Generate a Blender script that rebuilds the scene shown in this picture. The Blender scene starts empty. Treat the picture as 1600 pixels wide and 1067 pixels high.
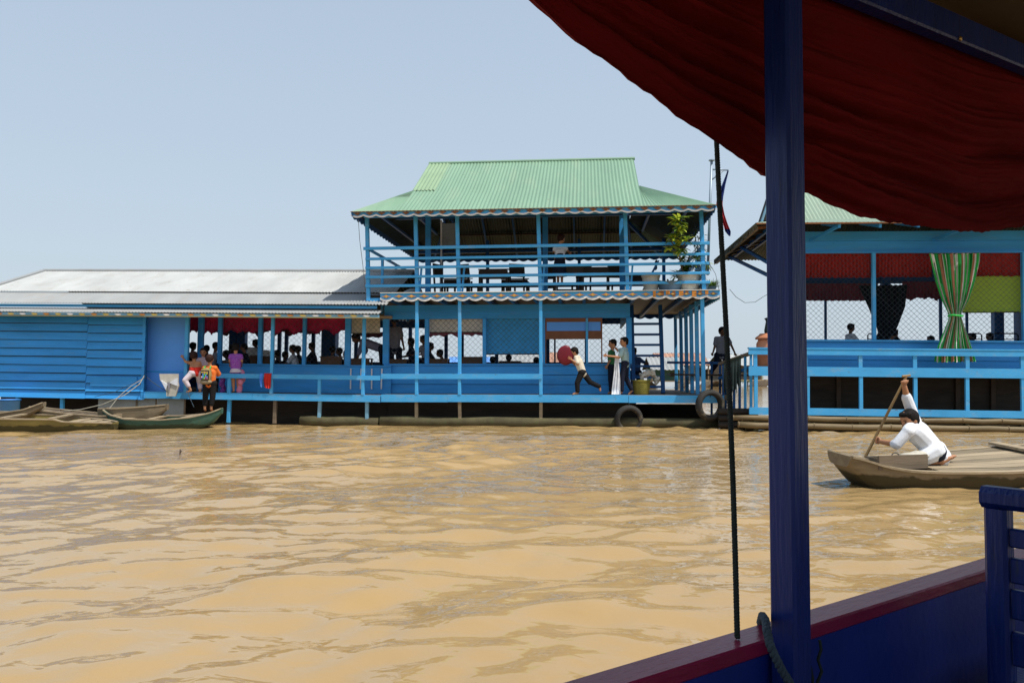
import bpy, bmesh, math, random
import numpy as np
from mathutils import Vector, Matrix, noise
random.seed(7)
SC = bpy.context.scene
COL = SC.collection

# ------------------------------------------------------------------ camera, sky, sun, exposure
CAMZ, F, HOR = 1.2, 1244.0, 582.0
PITCH = math.atan((HOR - 533.5) / F)
cam_d = bpy.data.cameras.new('camera'); cam = bpy.data.objects.new('camera', cam_d); COL.objects.link(cam)
cam_d.sensor_width = 36; cam_d.lens = 36 * F / 1600; cam_d.clip_start = .05; cam_d.clip_end = 9000
cam.location = (0, 0, CAMZ); cam.rotation_euler = (math.pi / 2 + PITCH, 0, 0)
SC.camera = cam
SUN = Vector((.40, -.30, 1)).normalized()          # towards the sun
world = bpy.data.worlds.new('World'); SC.world = world; world.use_nodes = True
wt = world.node_tree; wt.nodes.clear()
sky = wt.nodes.new('ShaderNodeTexSky'); sky.sky_type = 'NISHITA'; sky.sun_disc = False
sky.sun_elevation = math.asin(SUN.z); sky.sun_rotation = math.atan2(SUN.x, SUN.y)
sky.air_density = 1.3; sky.dust_density = 1.2; sky.ozone_density = 1.2
bg = wt.nodes.new('ShaderNodeBackground'); bg.inputs['Strength'].default_value = .13
wo = wt.nodes.new('ShaderNodeOutputWorld')
# a humid tropical sky: milky white air, thickest towards the horizon
tcw = wt.nodes.new('ShaderNodeTexCoord'); sep = wt.nodes.new('ShaderNodeSeparateXYZ'); wt.links.new(tcw.outputs['Generated'], sep.inputs[0])
hz = wt.nodes.new('ShaderNodeMapRange'); hz.inputs[1].default_value = 0; hz.inputs[2].default_value = .75; hz.inputs[3].default_value = .9; hz.inputs[4].default_value = .5
wt.links.new(sep.outputs['Z'], hz.inputs[0])
hm = wt.nodes.new('ShaderNodeMix'); hm.data_type = 'RGBA'; hm.inputs[7].default_value = (3.25, 3.84, 4.48, 1)
wt.links.new(hz.outputs[0], hm.inputs[0]); wt.links.new(sky.outputs[0], hm.inputs[6]); wt.links.new(hm.outputs[2], bg.inputs[0]); wt.links.new(bg.outputs[0], wo.inputs[0])
sun_d = bpy.data.lights.new('sun', 'SUN'); sun_d.energy = 3.6; sun_d.angle = math.radians(.6); sun_d.color = (1, .95, .86)
sun = bpy.data.objects.new('sun', sun_d); COL.objects.link(sun)
sun.rotation_euler = SUN.to_track_quat('Z', 'Y').to_euler(); sun.location = (20, -20, 60)
SC.view_settings.view_transform = 'Standard'; SC.view_settings.look = 'None'
SC.view_settings.exposure = 0.36; SC.view_settings.gamma = 1
SC.cycles.max_bounces = 8

# ------------------------------------------------------------------ pixel <-> place helpers
CT, ST = math.cos(PITCH), math.sin(PITCH)
def ray(px, py):
    dx = (px - 800) / F; dy = (533.5 - py) / F
    return Vector((dx, CT - dy * ST, ST + dy * CT))
def at(px, py, D):                    # the point seen at a pixel, D metres away in depth
    r = ray(px, py); r = r * (D / r.y)
    return Vector((r.x, r.y, r.z + CAMZ))
class Frame:                          # a house's own axes: x along its front, y into it, z up
    def __init__(s, origin, yaw, roll=0):
        s.M = Matrix.Translation(origin) @ Matrix.Rotation(yaw, 4, 'Z') @ Matrix.Rotation(roll, 4, 'Y')
        s.I = s.M.inverted()
        s.c = s.I @ Vector((0, 0, CAMZ)); s.R = s.I.to_3x3()
    def q(s, px, py, d=0):
        r = s.R @ ray(px, py); t = (d - s.c.y) / r.y
        return s.c + r * t
    def root(s, name, label, cat, group=None):
        o = bpy.data.objects.new(name, None); COL.objects.link(o); o.matrix_world = s.M; o.empty_display_size = .3
        return tag(o, label, cat, group)
    def w(s, p): return s.M @ Vector(p)
def tag(o, label=None, cat=None, group=None, kind=None):
    if label: o['label'] = label
    if cat: o['category'] = cat
    if group: o['group'] = group
    if kind: o['kind'] = kind
    return o
def empty(name, loc, label, cat, group=None, rz=0):
    o = bpy.data.objects.new(name, None); COL.objects.link(o); o.location = loc; o.rotation_euler.z = rz; o.empty_display_size = .2
    return tag(o, label, cat, group)
def dup(root, loc, rz, label, group=None):
    r = root.copy(); COL.objects.link(r); r.location = loc; r.rotation_euler = (0, 0, rz); r['label'] = label
    if group: r['group'] = group
    for ch in list(root.children):
        c = ch.copy(); COL.objects.link(c); c.parent = r
        for g in list(ch.children):
            d = g.copy(); COL.objects.link(d); d.parent = c
    return r

# ------------------------------------------------------------------ materials
def mat(name, col, rough=.6, var=.18, scale=3.0, bump=.15, bscale=40, spec=.3, stretch=(1, 1, 1), dirt=None, dirt_amt=.35, dirt_scale=6, trans=0, sheen=0, metal=0, grime=None, grime_amt=.6, grime_scale=22, wet=None):
    m = bpy.data.materials.new(name); m.use_nodes = True; nt = m.node_tree; N, L = nt.nodes, nt.links
    b = N['Principled BSDF']; b.inputs['Roughness'].default_value = rough
    b.inputs['Specular IOR Level'].default_value = spec; b.inputs['Metallic'].default_value = metal
    tc = N.new('ShaderNodeTexCoord'); mp = N.new('ShaderNodeMapping'); mp.inputs['Scale'].default_value = stretch
    L.new(tc.outputs['Object'], mp.inputs[0])
    n1 = N.new('ShaderNodeTexNoise'); n1.inputs['Scale'].default_value = scale; n1.inputs['Detail'].default_value = 6; n1.inputs['Roughness'].default_value = .6
    L.new(mp.outputs[0], n1.inputs['Vector'])
    mr = N.new('ShaderNodeMapRange'); mr.inputs[1].default_value = .3; mr.inputs[2].default_value = .7
    mr.inputs[3].default_value = 1 - var; mr.inputs[4].default_value = 1 + var
    L.new(n1.outputs[0], mr.inputs[0])
    mul = N.new('ShaderNodeMix'); mul.data_type = 'RGBA'; mul.blend_type = 'MULTIPLY'; mul.inputs[0].default_value = 1
    mul.inputs[6].default_value = (*col, 1); L.new(mr.outputs[0], mul.inputs[7])
    out = mul.outputs[2]
    if dirt:
        n2 = N.new('ShaderNodeTexNoise'); n2.inputs['Scale'].default_value = dirt_scale; n2.inputs['Detail'].default_value = 9; n2.inputs['Roughness'].default_value = .72
        L.new(mp.outputs[0], n2.inputs['Vector'])
        r2 = N.new('ShaderNodeMapRange'); r2.inputs[1].default_value = .53; r2.inputs[2].default_value = .72; r2.inputs[4].default_value = dirt_amt
        L.new(n2.outputs[0], r2.inputs[0])
        mx = N.new('ShaderNodeMix'); mx.data_type = 'RGBA'; L.new(r2.outputs[0], mx.inputs[0]); L.new(out, mx.inputs[6]); mx.inputs[7].default_value = (*dirt, 1)
        out = mx.outputs[2]
    if grime:                           # small chips and flecks
        n4 = N.new('ShaderNodeTexNoise'); n4.inputs['Scale'].default_value = grime_scale; n4.inputs['Detail'].default_value = 8; n4.inputs['Roughness'].default_value = .75
        L.new(mp.outputs[0], n4.inputs['Vector']); r4 = N.new('ShaderNodeMapRange'); r4.inputs[1].default_value = .62; r4.inputs[2].default_value = .68; r4.inputs[4].default_value = grime_amt
        L.new(n4.outputs[0], r4.inputs[0]); m4 = N.new('ShaderNodeMix'); m4.data_type = 'RGBA'; L.new(r4.outputs[0], m4.inputs[0]); L.new(out, m4.inputs[6]); m4.inputs[7].default_value = (*grime, 1); out = m4.outputs[2]
    if wet:                             # soaked band with a ragged upper edge
        sx = N.new('ShaderNodeSeparateXYZ'); L.new(tc.outputs['Object'], sx.inputs[0]); n5 = N.new('ShaderNodeTexNoise'); n5.inputs['Scale'].default_value = 5; n5.inputs['Detail'].default_value = 5; L.new(tc.outputs['Object'], n5.inputs['Vector'])
        ad = N.new('ShaderNodeMath'); ad.operation = 'MULTIPLY_ADD'; L.new(n5.outputs[0], ad.inputs[0]); ad.inputs[1].default_value = -.16; L.new(sx.outputs['Z'], ad.inputs[2])
        r5 = N.new('ShaderNodeMapRange'); r5.inputs[1].default_value = wet[0] - .08; r5.inputs[2].default_value = wet[0] - .055; r5.inputs[3].default_value = .92; r5.inputs[4].default_value = 0; L.new(ad.outputs[0], r5.inputs[0])
        m5 = N.new('ShaderNodeMix'); m5.data_type = 'RGBA'; L.new(r5.outputs[0], m5.inputs[0]); L.new(out, m5.inputs[6]); m5.inputs[7].default_value = (*wet[1], 1); out = m5.outputs[2]
    L.new(out, b.inputs['Base Color'])
    if bump:
        n3 = N.new('ShaderNodeTexNoise'); n3.inputs['Scale'].default_value = bscale; n3.inputs['Detail'].default_value = 4
        L.new(mp.outputs[0], n3.inputs['Vector'])
        bp = N.new('ShaderNodeBump'); bp.inputs['Strength'].default_value = bump; bp.inputs['Distance'].default_value = .01
        L.new(n3.outputs[0], bp.inputs['Height']); L.new(bp.outputs[0], b.inputs['Normal'])
    if trans:
        tl = N.new('ShaderNodeBsdfTranslucent'); L.new(out, tl.inputs[0])
        ms = N.new('ShaderNodeMixShader'); ms.inputs[0].default_value = trans
        L.new(b.outputs[0], ms.inputs[1]); L.new(tl.outputs[0], ms.inputs[2]); L.new(ms.outputs[0], N['Material Output'].inputs[0])
    return m
W = (1, 1, 1)
M = {}
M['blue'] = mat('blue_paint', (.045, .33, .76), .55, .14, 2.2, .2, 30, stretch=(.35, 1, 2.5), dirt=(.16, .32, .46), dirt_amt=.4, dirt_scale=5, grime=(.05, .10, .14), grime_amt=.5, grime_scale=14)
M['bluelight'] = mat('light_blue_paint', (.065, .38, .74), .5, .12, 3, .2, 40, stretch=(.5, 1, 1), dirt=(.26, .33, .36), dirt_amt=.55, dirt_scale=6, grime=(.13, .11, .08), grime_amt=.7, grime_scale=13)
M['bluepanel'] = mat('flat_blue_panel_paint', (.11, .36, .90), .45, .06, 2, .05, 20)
M['bluedark'] = mat('dark_blue_paint_and_seam_shade', (.014, .10, .28), .55, .15, 3, .2, 40)
M['blueblind'] = mat('blue_blind_cloth', (.08, .46, .86), .8, .1, 5, .2, 80, trans=.3)
M['green_roof'] = mat('green_roof_sheet', (.195, .325, .22), .5, .10, .8, 0, dirt=(.27, .33, .22), dirt_amt=.4, dirt_scale=1.6, spec=.4, stretch=(1.6, .35, .35), grime=(.10, .12, .07), grime_amt=.5, grime_scale=9)
M['green_patch'] = mat('newer_green_roof_sheet', (.25, .36, .22), .5, .08, 1.5, 0)
M['green_grey'] = mat('faded_grey_green_roof_sheet', (.29, .38, .29), .5, .1, 1, 0, dirt=(.3, .3, .22), dirt_amt=.4, stretch=(1.5, .4, .4))
M['zinc'] = mat('weathered_zinc', (.41, .42, .41), .55, .14, 1.2, 0, grime=(.2, .15, .1), grime_amt=.7, grime_scale=9, dirt=(.30, .28, .25), dirt_amt=.5, dirt_scale=3, stretch=(1, .4, 1))
M['zinc2'] = mat('dull_zinc', (.29, .30, .30), .55, .12, 1.5, 0, dirt=(.30, .24, .18), dirt_amt=.5, dirt_scale=4, stretch=(1, .4, 1))
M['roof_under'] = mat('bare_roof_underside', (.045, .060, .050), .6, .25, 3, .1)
M['rust'] = mat('rust', (.22, .09, .035), .8, .3, 6, .3)
M['wood'] = mat('grey_brown_wood', (.17, .13, .09), .75, .3, 2.5, .4, 25, stretch=(.3, 3, 3), dirt=(.07, .05, .035), dirt_amt=.6)
M['wood_light'] = mat('sun_bleached_wood', (.33, .26, .17), .8, .25, 2.5, .4, 25, stretch=(.3, 4, 3), dirt=(.14, .10, .06), dirt_amt=.55)
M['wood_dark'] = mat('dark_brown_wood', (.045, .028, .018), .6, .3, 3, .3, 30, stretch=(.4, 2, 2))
M['desk'] = mat('varnished_desk_wood', (.20, .09, .04), .45, .25, 3, .2, 30, stretch=(.4, 2, 2))
M['tarred'] = mat('wet_black_planks_and_lap_shade', (.030, .022, .016), .7, .4, 3, .4, 20, stretch=(.5, 1, 2))
M['moss'] = mat('mossy_log', (.085, .072, .036), .8, .35, 3, .6, 20, dirt=(.06, .09, .03), dirt_amt=.7)
M['bamboo'] = mat('weathered_bamboo', (.19, .14, .075), .6, .3, 3, .3, 20, stretch=(.5, 2, 2), dirt=(.08, .07, .03), dirt_amt=.6)
M['white'] = mat('white_paint', (.78, .76, .72), .6, .08, 4, .1, dirt=(.45, .40, .33), dirt_amt=.4)
M['orange'] = mat('ochre_paint', (.56, .22, .035), .6, .2, 6, .1)
M['yellow'] = mat('faded_yellow_paint', (.62, .44, .10), .6, .2, 6, .1)
M['paleblue'] = mat('pale_blue_paint', (.18, .38, .52), .6, .15, 5, .1, dirt=(.35, .32, .25), dirt_amt=.5)
M['brown'] = mat('red_brown_frame_paint', (.20, .075, .03), .5, .2, 4, .15)
M['wire'] = mat('wire', (.10, .12, .14), .5, .1, 5, 0)
M['rubber'] = mat('tyre_rubber', (.035, .033, .031), .75, .25, 4, .4, 60, dirt=(.30, .24, .15), dirt_amt=1, dirt_scale=3)
M['grey_sheet'] = mat('grey_hull_sheet', (.30, .33, .33), .7, .15, 2, .2, dirt=(.16, .14, .10), dirt_amt=.5)
M['crimson'] = mat('crimson_valance', (.72, .05, .18), .6, .25, 8, .2, trans=.5)
M['mauve'] = mat('mauve_valance', (.34, .10, .14), .8, .2, 8, .2, trans=.4)
M['redval'] = mat('red_valance', (.52, .04, .03), .7, .25, 8, .2, trans=.35)
M['beige'] = mat('beige_blind', (.93, .86, .70), .85, .1, 5, .2, trans=.6)
M['paleblind'] = mat('pale_blind_cloth', (.95, .93, .88), .85, .06, 5, .2, trans=.6)
M['greenblind'] = mat('green_slat_blind', (.36, .50, .06), .7, .12, 5, .2, stretch=(1, 1, 8), trans=.15)
M['darkcurtain'] = mat('dark_curtain', (.02, .035, .035), .9, .2, 5, .2)
M['skin'] = mat('skin', (.42, .20, .105), .55, .08, 6, 0)
M['skin_d'] = mat('tanned_skin', (.19, .085, .045), .55, .08, 6, 0)
M['hair'] = mat('black_hair', (.010, .008, .007), .75, .3, 30, .4, 90, spec=.15)
M['hair_br'] = mat('brown_hair', (.032, .012, .008), .7, .3, 30, .4, 90, spec=.2)
def cloth(name, col, var=.12, sc=9, **k): M[name] = mat(name, col, .85, var, sc, .25, 60, spec=.15, **k); return M[name]
cloth('cloth_white', (.70, .72, .76)); cloth('cloth_cream', (.66, .60, .48)); cloth('cloth_teal', (.34, .47, .46)); cloth('cloth_green', (.045, .17, .065))
cloth('cloth_navy', (.014, .017, .032)); cloth('cloth_black', (.014, .013, .014)); cloth('cloth_red', (.62, .035, .025)); cloth('cloth_purple', (.28, .07, .38), dirt=(.62, .50, .66), dirt_amt=.8, dirt_scale=38)
cloth('cloth_grey', (.26, .25, .28)); cloth('cloth_pinkwhite', (.62, .46, .48), dirt=(.5, .1, .16), dirt_amt=.7, dirt_scale=30); cloth('cloth_orange', (.72, .16, .03), dirt=(.75, .45, .2), dirt_amt=.8, dirt_scale=22)
cloth('cloth_stripe', (.60, .52, .56)); cloth('cloth_bluework', (.05, .09, .19)); cloth('cloth_khaki', (.30, .22, .09)); cloth('cloth_palepurple', (.26, .24, .34)); cloth('cloth_pinkflower', (.62, .20, .30), dirt=(.75, .6, .6), dirt_amt=.9, dirt_scale=26)
M['redplastic'] = mat('red_plastic', (.15, .010, .018), .35, .1, 5, 0)
M['basket'] = mat('olive_basket', (.27, .23, .045), .75, .25, 12, .6, 50)
M['sack'] = mat('pale_sack', (.50, .47, .40), .85, .15, 6, .5, 30)
M['terracotta'] = mat('terracotta', (.52, .20, .10), .6, .15, 4, .1, dirt=(.5, .35, .25), dirt_amt=.5)
M['darkpot'] = mat('dark_glazed_pot', (.03, .045, .05), .35, .2, 4, 0)
M['whitepot'] = mat('whitewashed_pot', (.55, .52, .44), .7, .15, 5, .2, dirt=(.3, .25, .18), dirt_amt=.6)
M['bluepot'] = mat('blue_grey_pot', (.10, .17, .24), .6, .15, 5, .2)
M['leaf'] = mat('leaf', (.12, .22, .03), .45, .35, 4, 0, trans=.3)
M['leaf_y'] = mat('young_leaf', (.46, .56, .06), .4, .25, 4, 0, trans=.35)
M['leaf_d'] = mat('dark_leaf', (.035, .075, .02), .5, .35, 4, 0, trans=.2)
M['stem'] = mat('plant_stem', (.12, .09, .05), .8)
M['boatgreen'] = mat('worn_green_hull_paint', (.05, .12, .09), .65, .3, 3, .3, stretch=(.4, 2, 3), dirt=(.17, .13, .08), dirt_amt=.9, dirt_scale=3, wet=(.10, (.035, .05, .025)))
M['boatolive'] = mat('worn_yellow_hull', (.24, .19, .06), .7, .3, 3, .3, stretch=(.4, 2, 3), dirt=(.10, .08, .05), dirt_amt=.8, dirt_scale=4, wet=(.12, (.05, .045, .018)))
M['hullwood'] = mat('river_worn_hull', (.21, .165, .105), .7, .28, 3, .45, 22, stretch=(.35, 2, 3), dirt=(.055, .045, .03), dirt_amt=.6, dirt_scale=3.5, wet=(.14, (.045, .036, .015)))
M['hullwet'] = mat('wet_algae_hull', (.055, .045, .018), .5, .4, 3, .4, 22, stretch=(.35, 2, 3), dirt=(.05, .06, .015), dirt_amt=.7)
M['bambooyellow'] = mat('paddle_wood', (.30, .19, .08), .5, .25, 4, .1, stretch=(2, 2, .4))
M['fg_blue'] = mat('deep_blue_gloss_paint', (.005, .020, .145), .4, .22, 3, .35, 26, spec=.35, stretch=(4, 4, .35), dirt=(.006, .008, .045), dirt_amt=.7, dirt_scale=8, grime=(.035, .04, .06), grime_amt=.6, grime_scale=16)
M['fg_panel'] = mat('deep_blue_panel_paint', (.004, .020, .19), .45, .2, 2, .15, 30, spec=.35)
M['fg_red'] = mat('maroon_gloss_paint', (.22, .010, .045), .3, .2, 4, .25, 30, spec=.5, stretch=(.6, 2, 2))
M['drape'] = mat('dark_red_drape', (.14, .008, .008), .9, .3, 2.2, .3, 120, spec=.08, trans=.13, stretch=(.5, 1, 2.5))
M['ceiling'] = mat('brown_plywood', (.07, .042, .015), .7, .2, 2, .1)
M['rope'] = mat('dark_rope', (.022, .03, .026), .85, .3, 30, .4, 90)
M['ropegrey'] = mat('grey_blue_rope', (.045, .065, .085), .85, .3, 30, .4, 90)
M['ropepale'] = mat('pale_rope', (.33, .31, .25), .85, .2, 30, .2, 90)
M['brass'] = mat('brass_screw', (.45, .3, .1), .35, .1, 4, 0, metal=.8)
M['cable'] = mat('cable', (.06, .06, .065), .6)
M['flagblue'] = cloth('flag_blue', (.03, .05, .22), trans=.3); M['flagred'] = cloth('flag_red', (.60, .05, .06), trans=.3)
M['metal'] = mat('grey_metal', (.30, .36, .42), .45, .1, 4, 0, metal=.3)
M['paper'] = mat('paper', (.72, .72, .70), .8, .08, 8, 0)
M['tarp_blue'] = mat('blue_tarp', (.12, .28, .62), .5, .15, 2, .1)
M['rustroof'] = mat('rusty_roof', (.36, .20, .14), .7, .25, 1.5, 0)
M['eye'] = mat('eye', (.02, .015, .012), .2, 0, 1, 0); M['lip'] = mat('lip', (.28, .08, .06), .5, .05, 4, 0)

# ------------------------------------------------------------------ mesh builder
class MB:
    def __init__(s): s.v = []; s.f = []; s.m = []; s.mats = []
    def mi(s, m):
        if m not in s.mats: s.mats.append(m)
        return s.mats.index(m)
    def add(s, vs, fs, m):
        b = len(s.v); s.v += [tuple(v) for v in vs]; i = s.mi(m)
        for f in fs: s.f.append([b + k for k in f]); s.m.append(i)
    def box(s, lo, hi, m):
        x0, y0, z0 = lo; x1, y1, z1 = hi
        s.add([(x0, y0, z0), (x1, y0, z0), (x1, y1, z0), (x0, y1, z0), (x0, y0, z1), (x1, y0, z1), (x1, y1, z1), (x0, y1, z1)],
              [(3, 2, 1, 0), (4, 5, 6, 7), (0, 1, 5, 4), (1, 2, 6, 5), (2, 3, 7, 6), (3, 0, 4, 7)], m)
    def hexa(s, p, m): s.add(p, [(3, 2, 1, 0), (4, 5, 6, 7), (0, 1, 5, 4), (1, 2, 6, 5), (2, 3, 7, 6), (3, 0, 4, 7)], m)
    def bar(s, a, b, w, h, m, up=(0, 0, 1), bev=0):
        a, b = Vector(a), Vector(b); d = (b - a).normalized(); u = Vector(up)
        if abs(d.dot(u)) > .98: u = Vector((0, 1, 0))
        r = d.cross(u).normalized(); u = r.cross(d).normalized(); r = r * w / 2; u = u * h / 2
        if bev:
            k = 1 - 2 * bev / w; j = 1 - 2 * bev / h
            prof = [(-k, -1), (k, -1), (1, -j), (1, j), (k, 1), (-k, 1), (-1, j), (-1, -j)]
        else: prof = [(-1, -1), (1, -1), (1, 1), (-1, 1)]
        n = len(prof); vs = [a + r * x + u * y for x, y in prof] + [b + r * x + u * y for x, y in prof]
        s.add(vs, [tuple(range(n))[::-1], tuple(range(n, 2 * n))] + [(i, (i + 1) % n, n + (i + 1) % n, n + i) for i in range(n)], m)
    def tube(s, pts, r, m, n=8, cap=True):
        pts = [Vector(p) for p in pts]; rs = r if isinstance(r, (list, tuple)) else [r] * len(pts)
        vs = []; ref = None
        for i, p in enumerate(pts):
            d = (pts[min(i + 1, len(pts) - 1)] - pts[max(i - 1, 0)]).normalized()
            if ref is None: ref = d.orthogonal().normalized()
            ref = (ref - d * ref.dot(d)).normalized(); q = d.cross(ref)
            vs += [p + (ref * math.cos(2 * math.pi * k / n) + q * math.sin(2 * math.pi * k / n)) * rs[i] for k in range(n)]
        fs = []
        for i in range(len(pts) - 1):
            for k in range(n): fs.append((i * n + k, i * n + (k + 1) % n, (i + 1) * n + (k + 1) % n, (i + 1) * n + k))
        if cap: fs += [tuple(range(n))[::-1], tuple(range((len(pts) - 1) * n, len(pts) * n))]
        s.add(vs, fs, m)
    def rope(s, pts, r, m, turns=20, strands=3, seg=10):          # twisted strands round a path
        pts = [Vector(p) for p in pts]; T = len(pts) - 1; N = int(turns * seg)
        cs = []
        for i in range(N + 1):
            t = i / N * T; k = min(int(t), T - 1); cs.append(pts[k].lerp(pts[k + 1], t - k))
        for st in range(strands):
            out = []; ref = None
            for i, c in enumerate(cs):
                d = (cs[min(i + 1, N)] - cs[max(i - 1, 0)]).normalized()
                if ref is None: ref = d.orthogonal().normalized()
                ref = (ref - d * ref.dot(d)).normalized(); q = d.cross(ref); a = 2 * math.pi * (i / seg + st / strands)
                out.append(c + (ref * math.cos(a) + q * math.sin(a)) * r * .5)
            s.tube(out, r * .56, m, 6)
    def lathe(s, prof, c, m, n=24, wob=0):
        c = Vector(c); vs = []
        for r, z in prof: vs += [c + Vector((r * math.cos(2 * math.pi * k / n), r * math.sin(2 * math.pi * k / n), z)) for k in range(n)]
        fs = [(i * n + k, i * n + (k + 1) % n, (i + 1) * n + (k + 1) % n, (i + 1) * n + k) for i in range(len(prof) - 1) for k in range(n)]
        s.add(vs, fs, m)
    def grid(s, P, m):                 # P[i][j] points
        a, b = len(P), len(P[0]); s.add([p for r in P for p in r], [(i * b + j, i * b + j + 1, (i + 1) * b + j + 1, (i + 1) * b + j) for i in range(a - 1) for j in range(b - 1)], m)
    def sheet(s, P, th, m, m2=None):   # grid with thickness
        a, b = len(P), len(P[0]); V = [[Vector(p) for p in r] for r in P]; vs = []; nn = []
        for i in range(a):
            for j in range(b):
                du = V[min(i + 1, a - 1)][j] - V[max(i - 1, 0)][j]; dv = V[i][min(j + 1, b - 1)] - V[i][max(j - 1, 0)]
                n = du.cross(dv); nn.append(n.normalized() if n.length > 1e-9 else Vector((0, 0, 1)))
        flat = [p for r in V for p in r]; vs = flat + [p + n * th for p, n in zip(flat, nn)]; o = a * b
        fs = []
        for i in range(a - 1):
            for j in range(b - 1):
                q = (i * b + j, i * b + j + 1, (i + 1) * b + j + 1, (i + 1) * b + j); fs.append(q[::-1]); fs.append(tuple(k + o for k in q))
        ed = [(i * b, (i + 1) * b) for i in range(a - 1)] + [((i + 1) * b + b - 1, i * b + b - 1) for i in range(a - 1)] + [(j + 1, j) for j in range(b - 1)] + [((a - 1) * b + j, (a - 1) * b + j + 1) for j in range(b - 1)]
        for p, q in ed: fs.append((p, q, q + o, p + o))
        k0 = len(s.m); s.add(vs, fs, m)
        if m2:
            i2 = s.mi(m2)
            for k in range(0, 2 * (a - 1) * (b - 1), 2): s.m[k0 + k] = i2
    def prism(s, poly, y0, y1, m):     # polygon in (x,z), extruded along y
        n = len(poly); s.add([(x, y0, z) for x, z in poly] + [(x, y1, z) for x, z in poly],
                             [tuple(range(n)), tuple(range(n, 2 * n))[::-1]] + [((i + 1) % n, i, n + i, n + (i + 1) % n) for i in range(n)], m)
    def capsule(s, a, b, r0, r1=None, m=None, n=10, k=4, flat=None):
        a, b = Vector(a), Vector(b); r1 = r0 if r1 is None else r1
        d = (b - a); L = d.length; d = d.normalized() if L > 1e-6 else Vector((0, 0, 1)); e1 = d.orthogonal().normalized(); e2 = d.cross(e1)
        rings = [(a - d * r0 * math.cos(math.pi / 2 * i / k), r0 * math.sin(math.pi / 2 * i / k)) for i in range(1, k + 1)] + [(b + d * r1 * math.sin(math.pi / 2 * i / k), r1 * math.cos(math.pi / 2 * i / k)) for i in range(0, k)]
        vs = [a - d * r0]
        for c, r in rings: vs += [c + (e1 * math.cos(2 * math.pi * j / n) + e2 * math.sin(2 * math.pi * j / n)) * r for j in range(n)]
        vs.append(b + d * r1); R = len(rings); fs = [(0, 1 + (j + 1) % n, 1 + j) for j in range(n)]
        for i in range(R - 1): fs += [(1 + i * n + j, 1 + i * n + (j + 1) % n, 1 + (i + 1) * n + (j + 1) % n, 1 + (i + 1) * n + j) for j in range(n)]
        fs += [(1 + (R - 1) * n + j, 1 + (R - 1) * n + (j + 1) % n, len(vs) - 1) for j in range(n)]
        s.add(vs, fs, m)
    def ellipsoid(s, c, rx, ry, rz, m, rot=None, n=14, k=9):
        c = Vector(c); vs = []
        for i in range(k + 1):
            t = math.pi * i / k
            if i in (0, k): vs.append(Vector((0, 0, rz * math.cos(t))))
            else: vs += [Vector((rx * math.sin(t) * math.cos(2 * math.pi * j / n), ry * math.sin(t) * math.sin(2 * math.pi * j / n), rz * math.cos(t))) for j in range(n)]
        if rot: vs = [rot @ v for v in vs]
        vs = [c + v for v in vs]
        fs = [(0, 1 + j, 1 + (j + 1) % n) for j in range(n)]
        for i in range(k - 2): fs += [(1 + i * n + j, 1 + (i + 1) * n + j, 1 + (i + 1) * n + (j + 1) % n, 1 + i * n + (j + 1) % n) for j in range(n)]
        e = len(vs) - 1; fs += [(1 + (k - 2) * n + (j + 1) % n, 1 + (k - 2) * n + j, e) for j in range(n)]
        s.add(vs, fs, m)
    def build(s, name, parent=None, smooth=False, origin=None):
        me = bpy.data.meshes.new(name); v = s.v
        if origin is not None: v = [(x - origin[0], y - origin[1], z - origin[2]) for x, y, z in v]
        me.from_pydata(v, [], s.f)
        for m in s.mats: me.materials.append(M[m] if isinstance(m, str) else m)
        me.polygons.foreach_set('material_index', s.m)
        if smooth: me.polygons.foreach_set('use_smooth', [True] * len(s.f))
        me.update(); o = bpy.data.objects.new(name, me); COL.objects.link(o)
        if parent: o.parent = parent
        if origin is not None: o.location = origin
        return o
def smooth_by_angle(o, deg=35):
    me = o.data; bm = bmesh.new(); bm.from_mesh(me)
    for f in bm.faces: f.smooth = True
    for e in bm.edges:
        if len(e.link_faces) == 2 and e.calc_face_angle(0) > math.radians(deg): e.smooth = False
    bm.to_mesh(me); bm.free(); return o

def chainlink(mb, P, u0, u1, z0, z1, y, pitch=.13, r=.0035, m='wire'):
    for sgn in (1, -1):
        k = -math.ceil((z1 - z0) / pitch) - 1
        while u0 + k * pitch < u1 + (z1 - z0) + pitch:
            c = u0 + k * pitch + random.uniform(-.006, .006); k += 1
            if sgn == 1: a, b = (c, z0), (c + (z1 - z0), z1)
            else: a, b = (c, z0), (c - (z1 - z0), z1)
            t0, t1 = 0., 1.; dx = b[0] - a[0]
            for lo in (0, 1):
                lim = u0 if lo == 0 else u1
                t = (lim - a[0]) / dx
                if (dx > 0) == (lo == 0): t0 = max(t0, t)
                else: t1 = min(t1, t)
            if t1 - t0 < .01: continue
            p = (a[0] + dx * t0, y + .004 * sgn, a[1] + (z1 - z0) * t0); q = (a[0] + dx * t1, y + .004 * sgn, a[1] + (z1 - z0) * t1)
            mb.tube([p, q], r, m, 3, False)
def corrugated(mb, A, B, C, D, m, pitch=.085, amp=.012, rows=1, th=.004):
    # A-B lower edge, D-C upper edge
    A, B, C, D = map(Vector, (A, B, C, D)); n = max(2, int((B - A).length / pitch)) * 4
    nrm = (B - A).cross(D - A).normalized(); P = []
    for i in range(n + 1):
        t = i / n; lo = A.lerp(B, t); hi = D.lerp(C, t); w = nrm * amp * math.sin(i * math.pi / 2)
        row = []
        for j in range(rows + 1): row.append(lo.lerp(hi, j / rows) + w)
        P.append(row)
    mb.sheet(P, th, m, 'roof_under')
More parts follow.
